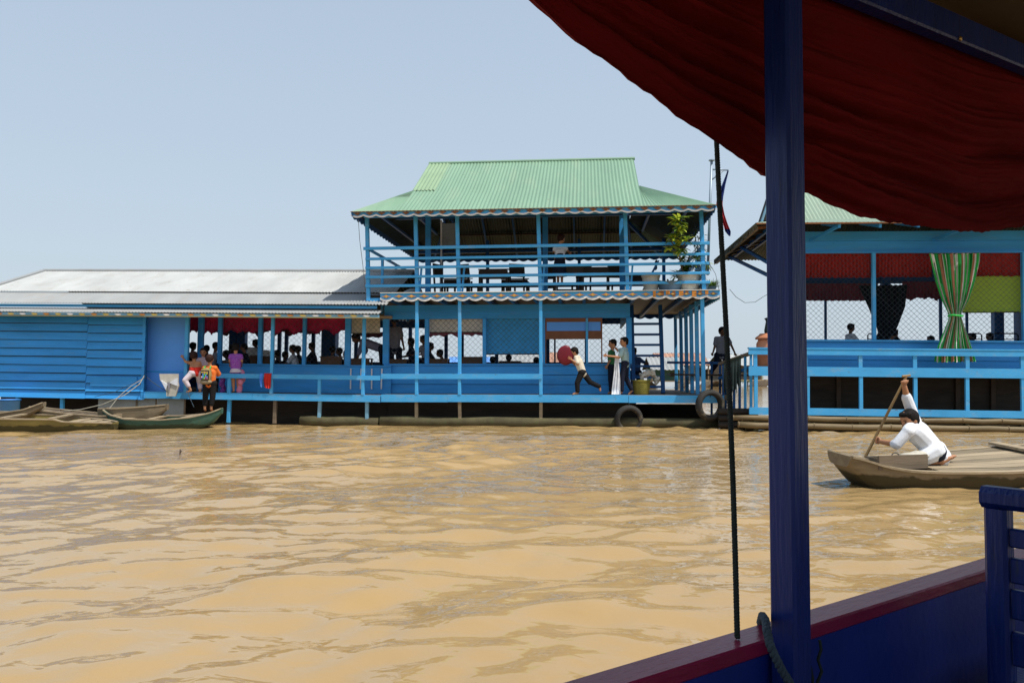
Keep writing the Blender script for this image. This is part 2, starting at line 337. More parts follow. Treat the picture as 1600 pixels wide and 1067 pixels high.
def scallop(mb, a, b, ztop_off, h, pitch, m, trim=None, th=.02, depth=.05, out=(0, -1, 0), motif=None, band=None):
    # a fascia board hanging from line a-b, lower edge cut in waves, trim painted along the edge
    a, b = Vector(a), Vector(b); L = (b - a).length; n = max(8, int(L / pitch) * 8); o = Vector(out)
    P = [[], []]; T = [[], []]
    for i in range(n + 1):
        t = i / n; p = a.lerp(b, t); wv = abs(math.sin(math.pi * L * t / pitch)); z = -h + depth * (1 - wv)
        P[0].append(p + Vector((0, 0, ztop_off))); P[1].append(p + Vector((0, 0, z)))
        if trim: T[0].append(p + o * .006 + Vector((0, 0, z + trim))); T[1].append(p + o * .006 + Vector((0, 0, z - .006)))
    mb.sheet(P, th if o.dot((b - a).cross(Vector((0, 0, 1)))) < 0 else -th, m)
    if trim: mb.sheet(T, .008, 'white')
# ------------------------------------------------------------------ water
def water():
    def axis(lo, hi, step, far_lo, far_hi):
        a = list(np.arange(lo, hi, step)); d = step
        while a[-1] < far_hi: d *= 1.22; a.append(a[-1] + d)
        d = step
        while a[0] > far_lo: d *= 1.22; a.insert(0, a[0] - d)
        return np.array(a)
    xs = axis(-9, 8.5, .045, -3500, 3500); ys = axis(1.0, 19.5, .045, -400, 4500)
    X, Y = np.meshgrid(xs, ys); rng = np.random.RandomState(5)
    Z = np.zeros_like(X); wx = X + .35 * np.sin(Y * .7 + 1) + .2 * np.sin(X * .9 + Y * .5); wy = Y + .35 * np.sin(X * .6) + .2 * np.sin(Y * 1.1 - X * .4)
    for i in range(70):
        lam = .18 * (2.6 / .18) ** (i / 69.); k = 2 * math.pi / lam
        th = math.radians(-68 + rng.normal(0, 34)); amp = .0035 * lam ** .72 * rng.uniform(.6, 1.3)
        Z += amp * np.sin(k * (math.cos(th) * wx + math.sin(th) * wy) + rng.uniform(0, 6.28))
    patch = .75 + .5 * np.sin(X * .55 + 1.3 * np.sin(Y * .33)) * np.sin(Y * .42 + X * .2)
    Z *= np.clip(patch, .35, 1.3)
    fade = np.exp(-np.clip(np.hypot(X, Y) - 24, 0, None) / 12)
    Z = Z * fade
    nx, ny = len(xs), len(ys); V = np.stack([X, Y, Z], -1).reshape(-1, 3)
    me = bpy.data.meshes.new('water'); me.vertices.add(len(V)); me.vertices.foreach_set('co', V.ravel())
    I = np.arange(nx * ny).reshape(ny, nx); Q = np.stack([I[:-1, :-1], I[:-1, 1:], I[1:, 1:], I[1:, :-1]], -1).reshape(-1)
    nf = len(Q) // 4; me.loops.add(len(Q)); me.loops.foreach_set('vertex_index', Q); me.polygons.add(nf)
    me.polygons.foreach_set('loop_start', np.arange(nf) * 4); me.polygons.foreach_set('loop_total', np.full(nf, 4)); me.polygons.foreach_set('use_smooth', np.ones(nf, bool))
    me.update(calc_edges=True); me.validate()
    m = bpy.data.materials.new('muddy_river_water'); m.use_nodes = True; N, L = m.node_tree.nodes, m.node_tree.links; b = N['Principled BSDF']
    b.inputs['Roughness'].default_value = .05; b.inputs['IOR'].default_value = 1.42; b.inputs['Specular IOR Level'].default_value = .5
    tc = N.new('ShaderNodeTexCoord'); n1 = N.new('ShaderNodeTexNoise'); n1.inputs['Scale'].default_value = .35; n1.inputs['Detail'].default_value = 3
    L.new(tc.outputs['Object'], n1.inputs['Vector']); cr = N.new('ShaderNodeMix'); cr.data_type = 'RGBA'
    L.new(n1.outputs[0], cr.inputs[0]); cr.inputs[6].default_value = (.345, .228, .098, 1); cr.inputs[7].default_value = (.40, .27, .12, 1)
    L.new(cr.outputs[2], b.inputs['Base Color'])
    mp = N.new('ShaderNodeMapping'); mp.inputs['Scale'].default_value = (1, 1.35, 1); mp.inputs['Rotation'].default_value = (0, 0, .35); L.new(tc.outputs['Object'], mp.inputs[0])
    n2 = N.new('ShaderNodeTexNoise'); n2.inputs['Scale'].default_value = 5.5; n2.inputs['Detail'].default_value = 2.0; n2.inputs['Roughness'].default_value = .45; n2.inputs['Distortion'].default_value = .4
    L.new(mp.outputs[0], n2.inputs['Vector'])
    bp = N.new('ShaderNodeBump'); bp.inputs['Strength'].default_value = .4; bp.inputs['Distance'].default_value = .022
    L.new(n2.outputs[0], bp.inputs['Height']); L.new(bp.outputs[0], b.inputs['Normal'])
    me.materials.append(m); o = bpy.data.objects.new('water', me); COL.objects.link(o); tag(o, 'muddy tan river water with small choppy waves', 'water', kind='structure')
water()

# ------------------------------------------------------------------ the three floating houses
YAW = -math.radians(5.3)
A = Frame(Vector((0, 17.8, 0)), YAW)
LF = Frame(Vector((-3.0, 18.08, 0)), YAW, math.radians(.75))
RF = Frame(Vector((7.0, 16.45, 0)), YAW, math.radians(.6))
def post(mb, H, px, y0, y1, d, w, m, dw=None, z0=None, z1=None, lean=0):
    a = H.q(px, y1, d); b = H.q(px, y0, d)
    x = a.x; zb = a.z if z0 is None else z0; zt = b.z if z1 is None else z1
    mb.bar((x, d, zb), (x + lean, d, zt), w, dw or w, m, up=(0, 1, 0), bev=min(w, dw or w) * .12)
def each(name, root, m, items, smooth=False):
    pass

# ---- two-storey house
def main_house():
    H = A; R = H.root('floating_house', 'two storey blue floating house with green gabled roof and open upper balcony', 'house', 'floating houses')
    zd = H.q(800, 617, 0).z; uL, uW, uR = H.q(596, 617, 0).x, H.q(985, 600, 1.05).x, H.q(1140, 620, 0).x
    DEEP = 5.6
    mb = MB(); mb.box((uL, .04, zd - .10), (uR, DEEP + .3, zd), 'wood'); 
    for k in range(9): mb.box((uL + .01, .035, zd), (uR - .03, .03 + .115 * (k + 1) - .006, zd + .006), 'wood') if k == -1 else None
    mb.build('deck', R)
    mb = MB(); mb.box((uL, -.03, zd - .165), (H.q(700, 620, 0).x, .035, zd + .004), 'bluelight'); a = H.q(700, 620, 0).x
    b = H.q(982, 620, 0).x; mb.box((a + .004, -.026, zd - .16), (b, .035, zd + .006), 'bluelight'); mb.box((b + .005, -.032, zd - .165), (uR - .12, .035, zd + .001), 'bluelight')
    mb.build('deck_fascia', R)
    mb = MB(); z1 = zd - .16
    for i in range(4): mb.box((uL, .62 - .012 * i, -.3 + i * .24), (uW + .1, .66 - .012 * i, -.3 + (i + 1) * .24), 'tarred')
    mb.build('hull_wall', R)
    mb = MB(); mb.box((uW - 1.6, 2.2, -.25), (uR - .3, 2.3, zd - .28), 'tarred'); mb.build('hull_wall', R)
    mb = MB(); pts = [(uL - .05 + i * (uR - .2 - uL) / 12, .12 + .02 * math.sin(i), .085 + .008 * math.sin(i * 2.1)) for i in range(13)]
    mb.tube(pts, [.12 + .012 * math.sin(i * 1.7) for i in range(13)], 'moss', 14); mb.build('float_log', R, True)
    for px, m in ((651, 'wood_light'), (719, 'wood_light'), (845, 'wood_light')):
        mb = MB(); post(mb, H, px, 628, 660, .10, .075, m, z0=.0, z1=zd - .1, lean=random.uniform(-.02, .02)); mb.build('support_post', R)
    # floor of the upper storey and its painted fascia
    zu = H.q(700, 457.5, -.1).z; zub = H.q(700, 469, -.1).z
    vL, vR = H.q(594, 460, -.1).x, H.q(1125, 460, -.1).x
    mb = MB(); mb.box((vL, -.06, zu - .07), (vR, DEEP + .6, zu - .012), 'wood_dark')
    for k in range(14): x = vL + .2 + k * (vR - vL - .4) / 13; mb.box((x - .035, -.05, zu - .17), (x + .035, DEEP + .5, zu - .072), 'bluedark')
    mb.build('upper_floor', R)
    mb = MB(); scallop(mb, (vL, -.09, zu), (vR, -.09, zu), 0, .185, .29, 'bluelight', .042, depth=.045)
    n = 26
    for i in range(n):
        u = vL + (i + .5) * (vR - vL) / n; m = 'orange' if u < vR - 1.2 else 'rust'
        P = [(u - .125, zu - .075), (u - .05, zu - .085), (u, zu - .11), (u + .05, zu - .085), (u + .125, zu - .075), (u + .05, zu - .063), (u, zu - .035), (u - .05, zu - .063)]
        mb.prism(P, -.124, -.1185, m)
        mb.prism([(u - .04, zu - .075), (u, zu - .088), (u + .04, zu - .075), (u, zu - .06)], -.128, -.1235, 'yellow')
    u0, u1 = H.q(1020, 460, -.1).x, H.q(1112, 460, -.1).x        # rust runs down the board at its right end
    for k in range(9):
        x = u0 + k * (u1 - u0) / 9; mb.box((x, -.1225, zu - .13 + .02 * (k % 3)), (x + random.uniform(.06, .13), -.1185 - .0007 * k, zu - .004), 'rust' if k % 2 else 'orange')
    mb.box((vL, -.13, zu + .002), (vR, .0, zu + .016), 'white'); mb.build('balcony_fascia', R)
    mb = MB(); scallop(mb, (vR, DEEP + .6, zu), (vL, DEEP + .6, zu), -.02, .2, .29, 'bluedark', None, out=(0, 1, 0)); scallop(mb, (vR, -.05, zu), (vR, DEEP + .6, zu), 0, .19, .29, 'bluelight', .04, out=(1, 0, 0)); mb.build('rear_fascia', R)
    # ground-floor wall and its openings
    d = 1.05; zs, zt = H.q(800, 570.5, d).z, H.q(800, 498, d).z; zc = zub - .01; wL = H.q(600, 600, d).x
    mb = MB(); n = 3
    for i in range(n):
        a0, a1 = zd + i * (zs - zd) / n, zd + (i + 1) * (zs - zd) / n
        mb.hexa([(wL, d - .016, a0 + .003), (uW, d - .016, a0 + .003), (uW, d + .03, a0 + .003), (wL, d + .03, a0 + .003), (wL, d, a1), (uW, d, a1), (uW, d + .03, a1), (wL, d + .03, a1)], 'blue')
    for i in range(2):
        a0, a1 = zt + i * (zc - zt) / 2, zt + (i + 1) * (zc - zt) / 2
        mb.hexa([(wL, d - .016, a0 + .003), (uW, d - .016, a0 + .003), (uW, d + .03, a0 + .003), (wL, d + .03, a0 + .003), (wL, d, a1), (uW, d, a1), (uW, d + .03, a1), (wL, d + .03, a1)], 'blue')
    for i in range(1, n): a0 = zd + i * (zs - zd) / n; mb.box((wL + .01, d - .012, a0 - .011), (uW - .01, d - .0, a0 + .001), 'bluedark')  # dark blue strips painted in as the shade line below each wall plank
    mb.box((wL, d - .05, zs), (uW, d + .05, zs + .035), 'blue'); mb.build('wall', R)
    mb = MB()                                                     # side and rear walls
    zrs = H.q(800, 566, DEEP).z; zrt = H.q(800, 507, DEEP).z
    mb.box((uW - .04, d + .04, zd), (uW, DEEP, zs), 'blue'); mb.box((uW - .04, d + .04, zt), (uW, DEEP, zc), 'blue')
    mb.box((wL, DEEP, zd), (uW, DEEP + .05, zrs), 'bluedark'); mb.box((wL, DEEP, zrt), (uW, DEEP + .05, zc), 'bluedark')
    mb.build('wall', R)
    for px, w in ((603, .15), (667, .10), (757, .085), (850, .06), (983, .13)):
        mb = MB(); post(mb, H, px, 498, 570, d - .012, w, 'blue', .10, z0=zs + .03, z1=zt + .002); mb.build('window_post', R)
    for px in (641, 697, 722, 776, 856, 867, 915):
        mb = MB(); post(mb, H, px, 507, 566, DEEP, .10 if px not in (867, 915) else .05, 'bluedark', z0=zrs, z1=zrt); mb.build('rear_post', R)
    for a, b in ((607, 663), (671, 754), (761, 847), (853, 915), (921, 978)):
        mb = MB(); chainlink(mb, None, H.q(a, 550, d).x, H.q(b, 550, d).x, zs + .035, zt, d + .05); mb.build('wire_mesh', R)
    # brown shutter frame with a blue panel
    a, b, c = H.q(851, 500, d).x, H.q(941, 500, d).x, H.q(917, 500, d).x; y = d - .035
    zA, zB, zC, zD = [H.q(880, p, y).z for p in (497, 503, 517, 530)]
    mb = MB(); mb.box((a, y, zB), (b, y + .03, zA), 'brown'); mb.box((a, y, zD), (b, y + .03, zC), 'brown'); mb.box((a, y + .002, zC), (a + .05, y + .028, zB), 'brown'); mb.box((b - .04, y + .002, zC), (b, y + .028, zB), 'brown')
    mb.box((a + .05, y + .012, zC), (b - .04, y + .022, zB), 'bluepanel'); mb.box((a, y + .003, zs + .035), (a + .035, y + .027, zD), 'brown'); mb.box((b - .03, y + .003, zs + .035), (b, y + .027, zD), 'brown'); mb.build('shutter', R)
    mb = MB(); mb.bar((c, y - .02, zs + .035), (c, y - .02, zt), .055, .04, 'bluelight', up=(0, 1, 0)); mb.build('window_post', R)
    # gallery: front posts and ground rail
    for px in (651, 718, 845):
        mb = MB(); post(mb, H, px, 470, 617, 0.0, .075, 'bluelight', z0=zd + .004, z1=zub - .0); mb.build('gallery_post', R)
    zr0, zr1 = H.q(700, 592, 0).z, H.q(700, 587, 0).z
    mb = MB(); mb.box((uL - .0, -.055, zr0), (H.q(845, 590, 0).x + .03, -.04, zr1 + .02), 'bluelight'); mb.box((uL, -.055, zr1 + .02), (H.q(845, 590, 0).x + .03, .05, zr1 + .045), 'bluelight'); mb.build('handrail', R)
    ur = H.q(1107, 617, 0).x - .1
    for k, yy in enumerate((0.02, .95, 1.9, 2.9, 4.0, 5.3)):
        mb = MB(); mb.bar((ur, yy, zd), (ur - .015, yy, zub + .02), .085, .085, 'bluelight', bev=.01); mb.build('corner_post', R)
    mb = MB(); mb.box((ur - .03, .06, zub - .1), (ur + .03, 5.4, zub - .01), 'bluelight'); mb.build('beam', R)
    # steep stair to the balcony
    mb = MB(); xa, xb = H.q(990, 600, 1.5).x, H.q(1036, 600, 1.5).x; yb, yt = 1.5, 2.1
    for x in (xa, xb): mb.bar((x, yb, zd), (x, yt, zub + .02), .085, .16, 'bluedark', up=(0, 1, 0)) 
    for p in (505, 522, 538.5, 555.5, 572, 589, 604):
        z = H.q(1010, p, 1.7).z; t = (z - zd) / (zub - zd); y = yb + t * (yt - yb); mb.box((xa + .03, y - .07, z - .026), (xb - .03, y + .09, z + .026), 'bluedark')
    mb.build('stair', R)
    # balcony: posts, five rails, returns
    ze = H.q(800, 329, -.35).z
    rl = [H.q(717, p, 0).z for p in (387, 403.5, 417.5, 432, 446)]
    qL, qR = H.q(575, 400, 0).x, H.q(1101, 400, 0).x
    for px in (575, 651, 716, 843, 979, 1098):
        mb = MB(); x = H.q(px, 400, 0).x; z0 = zu + .017 if px > 590 else H.q(575, 470, 0).z; mb.bar((x + .02, 0, z0), (x - .03, 0, ze + .02), .085, .085, 'bluelight', bev=.01); mb.build('balcony_post', R)
    for i, z in enumerate(rl):
        mb = MB(); hh = .03 if i else .035; mb.bar((qL - (.09 if i == 0 else .04), -.06, z), (qR + .1, -.06, z + .01), .035, 2 * hh, 'bluelight', bev=.006); mb.build('rail', R)
    for px in (655, 722, 847, 985):                              # little leaning spindles at the posts
        mb = MB(); x = H.q(px, 440, .05).x; mb.bar((x, .06, zu), (x + .05, .06, rl[2]), .04, .05, 'bluelight'); mb.build('strut', R)
    for x, s in ((qL, 'l'), (qR, 'r')):
        mb = MB(); 
        for i, z in enumerate(rl):
            if s == 'r' or i == 0: mb.bar((x, .06, z), (x, DEEP, z - (.0 if s == 'r' else .0)), .04, .06, 'bluelight')
        for yy in (1.3, 2.7, 4.1): mb.box((x - .03, yy - .03, zu if s == 'r' else zub - .2), (x + .03, yy + .03, rl[0] - .032), 'bluelight')
        mb.build('side_railing', R)
    mb = MB(); 
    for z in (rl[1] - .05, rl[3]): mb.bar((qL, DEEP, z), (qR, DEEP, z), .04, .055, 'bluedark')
    mb.build('rear_railing', R)
    if 1:
        mb = MB(); x = qL; mb.box((x - .03, -.03, H.q(575, 471, 0).z), (vL, .05, H.q(575, 466, 0).z), 'bluelight'); mb.box((qL - .02, .1, zu - .12), (vL, DEEP, zu - .02), 'wood_dark'); mb.build('balcony_corner', R)
    for px, yy in ((669, 1.9), (852, 2.0), (972, 2.0), (1037, 5.5), (690, 5.5), (762, 5.5), (905, 5.5)):
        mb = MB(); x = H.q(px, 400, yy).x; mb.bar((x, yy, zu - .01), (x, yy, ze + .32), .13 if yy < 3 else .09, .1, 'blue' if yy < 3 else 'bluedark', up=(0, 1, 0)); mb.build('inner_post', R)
    mb = MB(); a, b = H.q(691, 360, 2.6).x, H.q(716, 360, 2.6).x; mb.box((a, 2.6, H.q(700, 386, 2.6).z), (b, 2.63, ze + .3), 'grey_sheet'); mb.box((a - .05, 2.61, zu), (a - .006, 2.65, ze + .4), 'white'); mb.build('partition', R)
    # roof
    y0, y1 = -.5, DEEP + 1.05; ym = (y0 + y1) / 2
    eL, eR = H.q(548, 331, y0).x, H.q(1120, 324, y0).x
    zr = H.q(800, 253.5, ym).z; rL, rR = H.q(672, 257, ym).x, H.q(990, 249, ym).x
    g = 0.43; yg0, yg1 = y0 + g * (ym - y0), y1 - g * (y1 - ym); zg = ze + (zr - ze) * (.40)
    rf = MB(); Z = lambda p: p
    # front / rear slopes: central sheet, with the upper part a little steeper than the skirt
    corrugated(rf, (rL, yg0, zg), (rR, yg0, zg), (rR, ym, zr), (rL, ym, zr), 'green_roof', rows=4)
    corrugated(rf, (rR, yg1, zg), (rL, yg1, zg), (rL, ym, zr), (rR, ym, zr), 'green_roof')
    corrugated(rf, (rL, y0, ze), (rR, y0, ze), (rR, yg0, zg), (rL, yg0, zg), 'green_roof', rows=2)
    corrugated(rf, (rR, y1, ze), (rL, y1, ze), (rL, yg1, zg), (rR, yg1, zg), 'green_roof')
    corrugated(rf, (eL, y0, ze), (rL, y0, ze), (rL, yg0, zg), (rL - .02, yg0, zg), 'green_roof', rows=2); corrugated(rf, (rR, y0, ze), (eR, y0, ze), (rR + .02, yg0, zg), (rR, yg0, zg), 'green_roof', rows=2)
    corrugated(rf, (eR, y1, ze), (rR, y1, ze), (rR, yg1, zg), (rR + .02, yg1, zg), 'green_roof'); corrugated(rf, (rL, y1, ze), (eL, y1, ze), (rL - .02, yg1, zg), (rL, yg1, zg), 'green_roof')
    corrugated(rf, (eL, y1, ze), (eL, y0, ze), (rL, yg0, zg), (rL, yg1, zg), 'green_roof'); corrugated(rf, (eR, y0, ze), (eR, y1, ze), (rR, yg1, zg), (rR, yg0, zg), 'green_roof')
    roof = rf.build('roof', R)
    mb = MB(); w = .55; nx = rL
    corrugated(mb, (nx - .02, yg0 - .01, zg + .012), (nx + w, yg0 - .01, zg + .012), (nx + w, ym - .01, zr + .012), (nx - .02, ym - .01, zr + .012), 'green_patch', rows=2); mb.build('roof_patch', roof)
    mb = MB(); mb.tube([(rL - .03, ym, zr + .012), (rR + .03, ym, zr + .012)], .045, 'green_roof', 8); mb.build('ridge_cap', roof)
    for x, s in ((rL, 1), (rR, -1)):
        mb = MB(); mb.add([(x + s * .25, yg0, zg), (x + s * .25, yg1, zg), (x + s * .25, ym, zr - .02)], [(0, 1, 2)], 'blue'); mb.build('gable', roof)
    mb = MB()
    for k in range(9):
        u = eL + .5 + k * (eR - eL - 1.0) / 8; v = min(max(u, rL + .05), rR - .05)
        for yy, yg in ((y0, yg0), (y1, yg1)):
            mb.bar((u, yy + (.05 if yy < ym else -.05), ze - .07), (v, yg, zg - .08), .05, .09, 'bluedark')
            if u == v or True: mb.bar((v, yg, zg - .08), (v, ym, zr - .10), .05, .09, 'bluedark')
    for yy, yg in ((y0, yg0), (y1, yg1)):
        for t in (.25, .7): mb.bar((eL + (rL - eL) * t + .1, yy + t * (yg - yy), ze + t * (zg - ze) - .05), (eR + (rR - eR) * t - .1, yy + t * (yg - yy), ze + t * (zg - ze) - .05), .05, .05, 'wood_dark')
        for t in (.2, .6): mb.bar((rL + .1, yg + t * (ym - yg), zg + t * (zr - zg) - .06), (rR - .1, yg + t * (ym - yg), zg + t * (zr - zg) - .06), .05, .05, 'wood_dark')
    for t in (.3, .75):
        mb.bar((eL + (rL - eL) * t, y0 + t * (yg0 - y0), ze + t * (zg - ze) - .06), (eL + (rL - eL) * t, y1 + t * (yg1 - y1), ze + t * (zg - ze) - .06), .06, .06, 'bluedark'); mb.bar((eR + (rR - eR) * t, y0 + t * (yg0 - y0), ze + t * (zg - ze) - .06), (eR + (rR - eR) * t, y1 + t * (yg1 - y1), ze + t * (zg - ze) - .06), .06, .06, 'bluedark')
    mb.box((qL - .1, -.05, ze - .03), (qR + .1, .05, ze + .05), 'blue'); mb.box((qL - .1, 1.93, ze + .3), (qR, 2.03, ze + .42), 'bluedark'); mb.box((qL - .1, DEEP - .05, ze - .03), (qR + .1, DEEP + .05, ze + .05), 'bluedark')
    mb.build('rafters', R)
    mb = MB(); scallop(mb, (eL, y0 + .03, ze + .01), (eR, y0 + .03, ze + .01), 0, .13, .285, 'bluelight', .03, depth=.04)
    for i in range(29):
        u = eL + .15 + i * (eR - eL - .3) / 28; mb.prism([(u - .09, ze - .03), (u, ze - .075), (u + .09, ze - .03), (u, ze - .012)], y0 - .004, y0 + .004, 'rust')
    mb.box((eL, y0 - .03, ze - .002), (eR, y0 + .0, ze + .008), 'rust')
    mb.build('eave_fascia', R)
    mb = MB(); scallop(mb, (eR, y1 - .03, ze), (eL, y1 - .03, ze), 0, .16, .285, 'bluedark', None, out=(0, 1, 0)); mb.build('eave_fascia', R)
    mb = MB(); scallop(mb, (eL + .03, y1, ze), (eL + .03, y0, ze), 0, .14, .285, 'bluedark', None, out=(-1, 0, 0)); mb.build('eave_fascia', R)
    mb = MB(); scallop(mb, (eR - .03, y0, ze), (eR - .03, y1, ze), 0, .14, .285, 'bluedark', None, out=(1, 0, 0)); mb.build('eave_fascia', R)
    return dict(R=R, zd=zd, zu=zu, zs=zs, zt=zt, d=d, uW=uW, DEEP=DEEP)
MH = main_house()

# ---- long low house on the left
def left_house():
    H = LF; R = H.root('floating_house', 'long low blue plank floating house with weathered grey metal roof', 'house', 'floating houses')
    q = H.q; zd = q(400, 614.5, 0).z; uE = q(595, 600, 0).x; u0 = q(-30, 550, 0).x - .15; u228 = q(228, 550, 0).x; d = .95; DEEP = 5.0
    zf0, zf1 = q(300, 493.5, -.1).z, q(300, 488, -.1).z
    mb = MB(); mb.box((u0 + .1, .04, zd - .1), (uE, DEEP, zd), 'wood'); mb.build('deck', R)
    mb = MB(); mb.box((u228, -.03, zd - .155), (q(395, 600, 0).x, .035, zd + .004), 'bluelight'); mb.box((q(395, 600, 0).x + .005, -.027, zd - .155), (uE, .035, zd + .002), 'bluelight'); mb.build('deck_fascia', R)
    mb = MB(); seam = q(137, 550, 0).x; n = 8; zb = zd - .155
    for s0, s1, off in ((u0, seam, 0), (seam + .006, u228, -.03)):
        for i in range(10):
            a0 = zb + i * (zf0 + .03 - zb) / 10 + (off if 0 < i else 0); a1 = zb + (i + 1) * (zf0 + .03 - zb) / 10 + (off if i < 9 else 0)
            dz = random.uniform(-.012, .012); k = random.uniform(-.006, .004)
            mb.hexa([(s0, -.056 + k, a0 - .02), (s1, -.056 + k, a0 - .02 - dz), (s1, .02, a0 - .02), (s0, .02, a0 - .02), (s0, -.006 + k, a1), (s1, -.006 + k, a1 - dz), (s1, .02, a1), (s0, .02, a1)], 'blue')
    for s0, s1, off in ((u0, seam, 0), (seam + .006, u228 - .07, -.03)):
        for i in range(1, 10): a0 = zb + i * (zf0 + .03 - zb) / 10 + off - .02; mb.box((s0, -.034, a0 - .014), (s1 - .01, -.004, a0 - .0), 'tarred')  # thin black strips added as painted shade, deepening the line under each plank lap
    mb.box((q(144, 600, 0).x, -.072, q(150, 603, 0).z), (q(216, 600, 0).x, -.03, q(150, 588, 0).z), 'blue')
    mb.box((u228 - .07, -.05, zb), (u228, .03, zf0), 'blue'); mb.build('wall', R)
    # recessed flat panel, lower verandah wall
    mb = MB(); p0, p1 = q(230, 550, .25).x, q(289, 550, .25).x; mb.box((p0, .25, zd), (p1, .29, zf0 + .02), 'bluepanel'); mb.box((p0, .24, q(250, 582, .25).z), (p1, .2495, q(250, 579, .25).z), 'blue'); mb.build('flat_panel', R)
    zs, zt = q(450, 571, d).z, q(450, 497, d).z; w0 = q(343, 550, d).x
    mb = MB(); 
    for i in range(2):
        a0, a1 = zd + i * (zs - zd) / 2, zd + (i + 1) * (zs - zd) / 2
        mb.hexa([(w0, d - .016, a0 + .003), (uE, d - .016, a0 + .003), (uE, d + .03, a0 + .003), (w0, d + .03, a0 + .003), (w0, d, a1), (uE, d, a1), (uE, d + .03, a1), (w0, d + .03, a1)], 'blue')
    mb.box((w0, d - .05, zs), (uE, d + .05, zs + .03), 'blue'); mb.box((p1, d - .03, zt), (uE, d + .03, zf0 + .1), 'wood_light'); mb.build('wall', R)
    mb = MB(); zrs = q(450, 564, DEEP).z; zrt = q(450, 511, DEEP).z
    xr = q(288, 550, DEEP).x; mb.box((xr, DEEP, zd), (uE + .3, DEEP + .05, zrs), 'bluedark'); mb.box((xr, DEEP, zrt), (uE + .3, DEEP + .05, zf0 + .25), 'bluedark')
    mb.box((u0, DEEP, zd), (xr - .004, DEEP + .05, zf0 + .25), 'blue'); mb.box((u0, .03, zd), (u0 + .04, DEEP, zf0 + .2), 'blue')
    mb.build('wall', R)
    for px, w in ((313, .13), (343, .10), (406, .10), (475, .085), (543, .14)):
        mb = MB(); post(mb, H, px, 495, 570, d - .02, w, 'blue', .10, z0=zd if px == 313 else zs + .03, z1=zf0 + .06); mb.build('window_post', R)
    for px in (292, 311, 343, 365, 378, 408, 436, 447, 489, 515, 556):
        mb = MB(); w = .42 if px == 515 else (.24 if px in (365, 378) else .1); post(mb, H, px, 511, 564, DEEP, w, 'bluedark', z0=zrs, z1=zrt); mb.build('rear_post', R)
    for a, b in ((347, 403), (409, 472), (478, 538), (549, 594)):
        mb = MB(); chainlink(mb, None, q(a, 550, d).x, q(b, 550, d).x, zs + .03, zt, d + .06); mb.build('wire_mesh', R)
    for px in (290, 424, 567):
        mb = MB(); post(mb, H, px, 493, 614, 0, .09 if px == 290 else .075, 'bluelight', z0=zd + .003, z1=zf0 + .02); mb.build('verandah_post', R)
    for px in (358, 499):
        mb = MB(); post(mb, H, px, 592, 614, 0, .075, 'bluelight', z0=zd + .003, z1=q(px, 590, 0).z); mb.build('rail_post', R)
    r0, r1 = q(450, 592, 0).z, q(450, 588, 0).z; x0 = q(318, 590, 0).x
    mb = MB(); mb.box((x0, -.055, r0), (uE, -.04, r1 + .02), 'bluelight'); mb.box((x0, -.055, r1 + .02), (uE, .05, r1 + .045), 'bluelight'); mb.build('handrail', R)
    for px in (548, 563.5, 581, 596):
        mb = MB(); x = q(px, 590, d - .06).x; mb.bar((x, d - .06, q(px, 608, d - .06).z), (x + random.uniform(-.01, .01), d - .045, q(px, 576, d - .06).z), .03, .02, 'white', up=(0, 1, 0)); mb.build('white_batten', R)
    # underneath
    mb = MB()
    for i in range(3): mb.box((q(290, 600, .7).x, .7 - .012 * i, -.3 + i * .3), (uE, .74 - .012 * i, -.3 + (i + 1) * .3), 'tarred')
    mb.box((u0, .9, -.3), (q(152, 600, .7).x, .95, zd - .1), 'tarred'); mb.build('hull_wall', R)
    mb = MB(); a = q(153, 620, .12).x; b = q(290, 620, .12).x; cuts = [a, a + .98, a + 1.46, b]
    for c0, c1 in zip(cuts, cuts[1:]): mb.box((c0 + .012, .12, -.2), (c1 - .012, .16, zd - .16), 'grey_sheet'); mb.box((c1 - .03, .10, -.2), (c1 + .01, .119, zd - .16), 'wood')
    mb.build('hull_panel', R)
    mb = MB(); l0, l1 = q(470, 660, .12).x, uE - .06; mb.tube([(l0 + i * (l1 - l0) / 6, .12, .07 + .01 * math.sin(i * 2)) for i in range(7)], [.11, .12, .115, .125, .12, .115, .12], 'moss', 14)
    mb.build('float_log', R, True)
    for px, m in ((26, 'bluelight'), (97, 'bluelight'), (357, 'bluelight'), (429, 'wood'), (498.5, 'paleblue'), (573.5, 'paleblue')):
        mb = MB(); post(mb, H, px, 622, 660, .08, .08, m, z0=0, z1=zd - .11, lean=random.uniform(-.02, .02)); mb.build('support_post', R)
    # roof in its layers
    y0 = -.28; ym = 2.5; ys = 5.3; rx0, rx1 = q(69, 424, ym).x, q(600, 424, ym).x + .8
    zE = q(300, 474.5, y0).z; zR = q(300, 424, ym).z; ex0 = q(-20, 473, y0).x - .5
    t = .30; yj, zj = y0 + t * (ym - y0), zE + t * (zR - zE)
    mb = MB(); corrugated(mb, (ex0 - .3, yj - .06, zj + .02), (rx1, yj - .06, zj + .02), (rx1, ym, zR), (rx0, ym, zR), 'zinc', pitch=.076, rows=3)
    corrugated(mb, (ex0 - .5, y0, zE), (rx1, y0, zE), (rx1, yj, zj), (ex0 - .25, yj, zj), 'zinc2', pitch=.076)
    corrugated(mb, (rx1, ys, zE), (ex0 - .3, ys, zE), (rx0, ym, zR), (rx1, ym, zR), 'zinc2', pitch=.1); roof = mb.build('roof', R)
    mb = MB(); mb.tube([(rx0 - .02, ym, zR + .01), (rx1, ym, zR + .01)], .05, 'zinc2', 8); mb.bar((rx0, ym, zR + .03), (ex0 - .32, yj - .1, zj + .03), .16, .03, 'zinc2', up=(0, 0, 1)); mb.build('ridge_cap', roof)
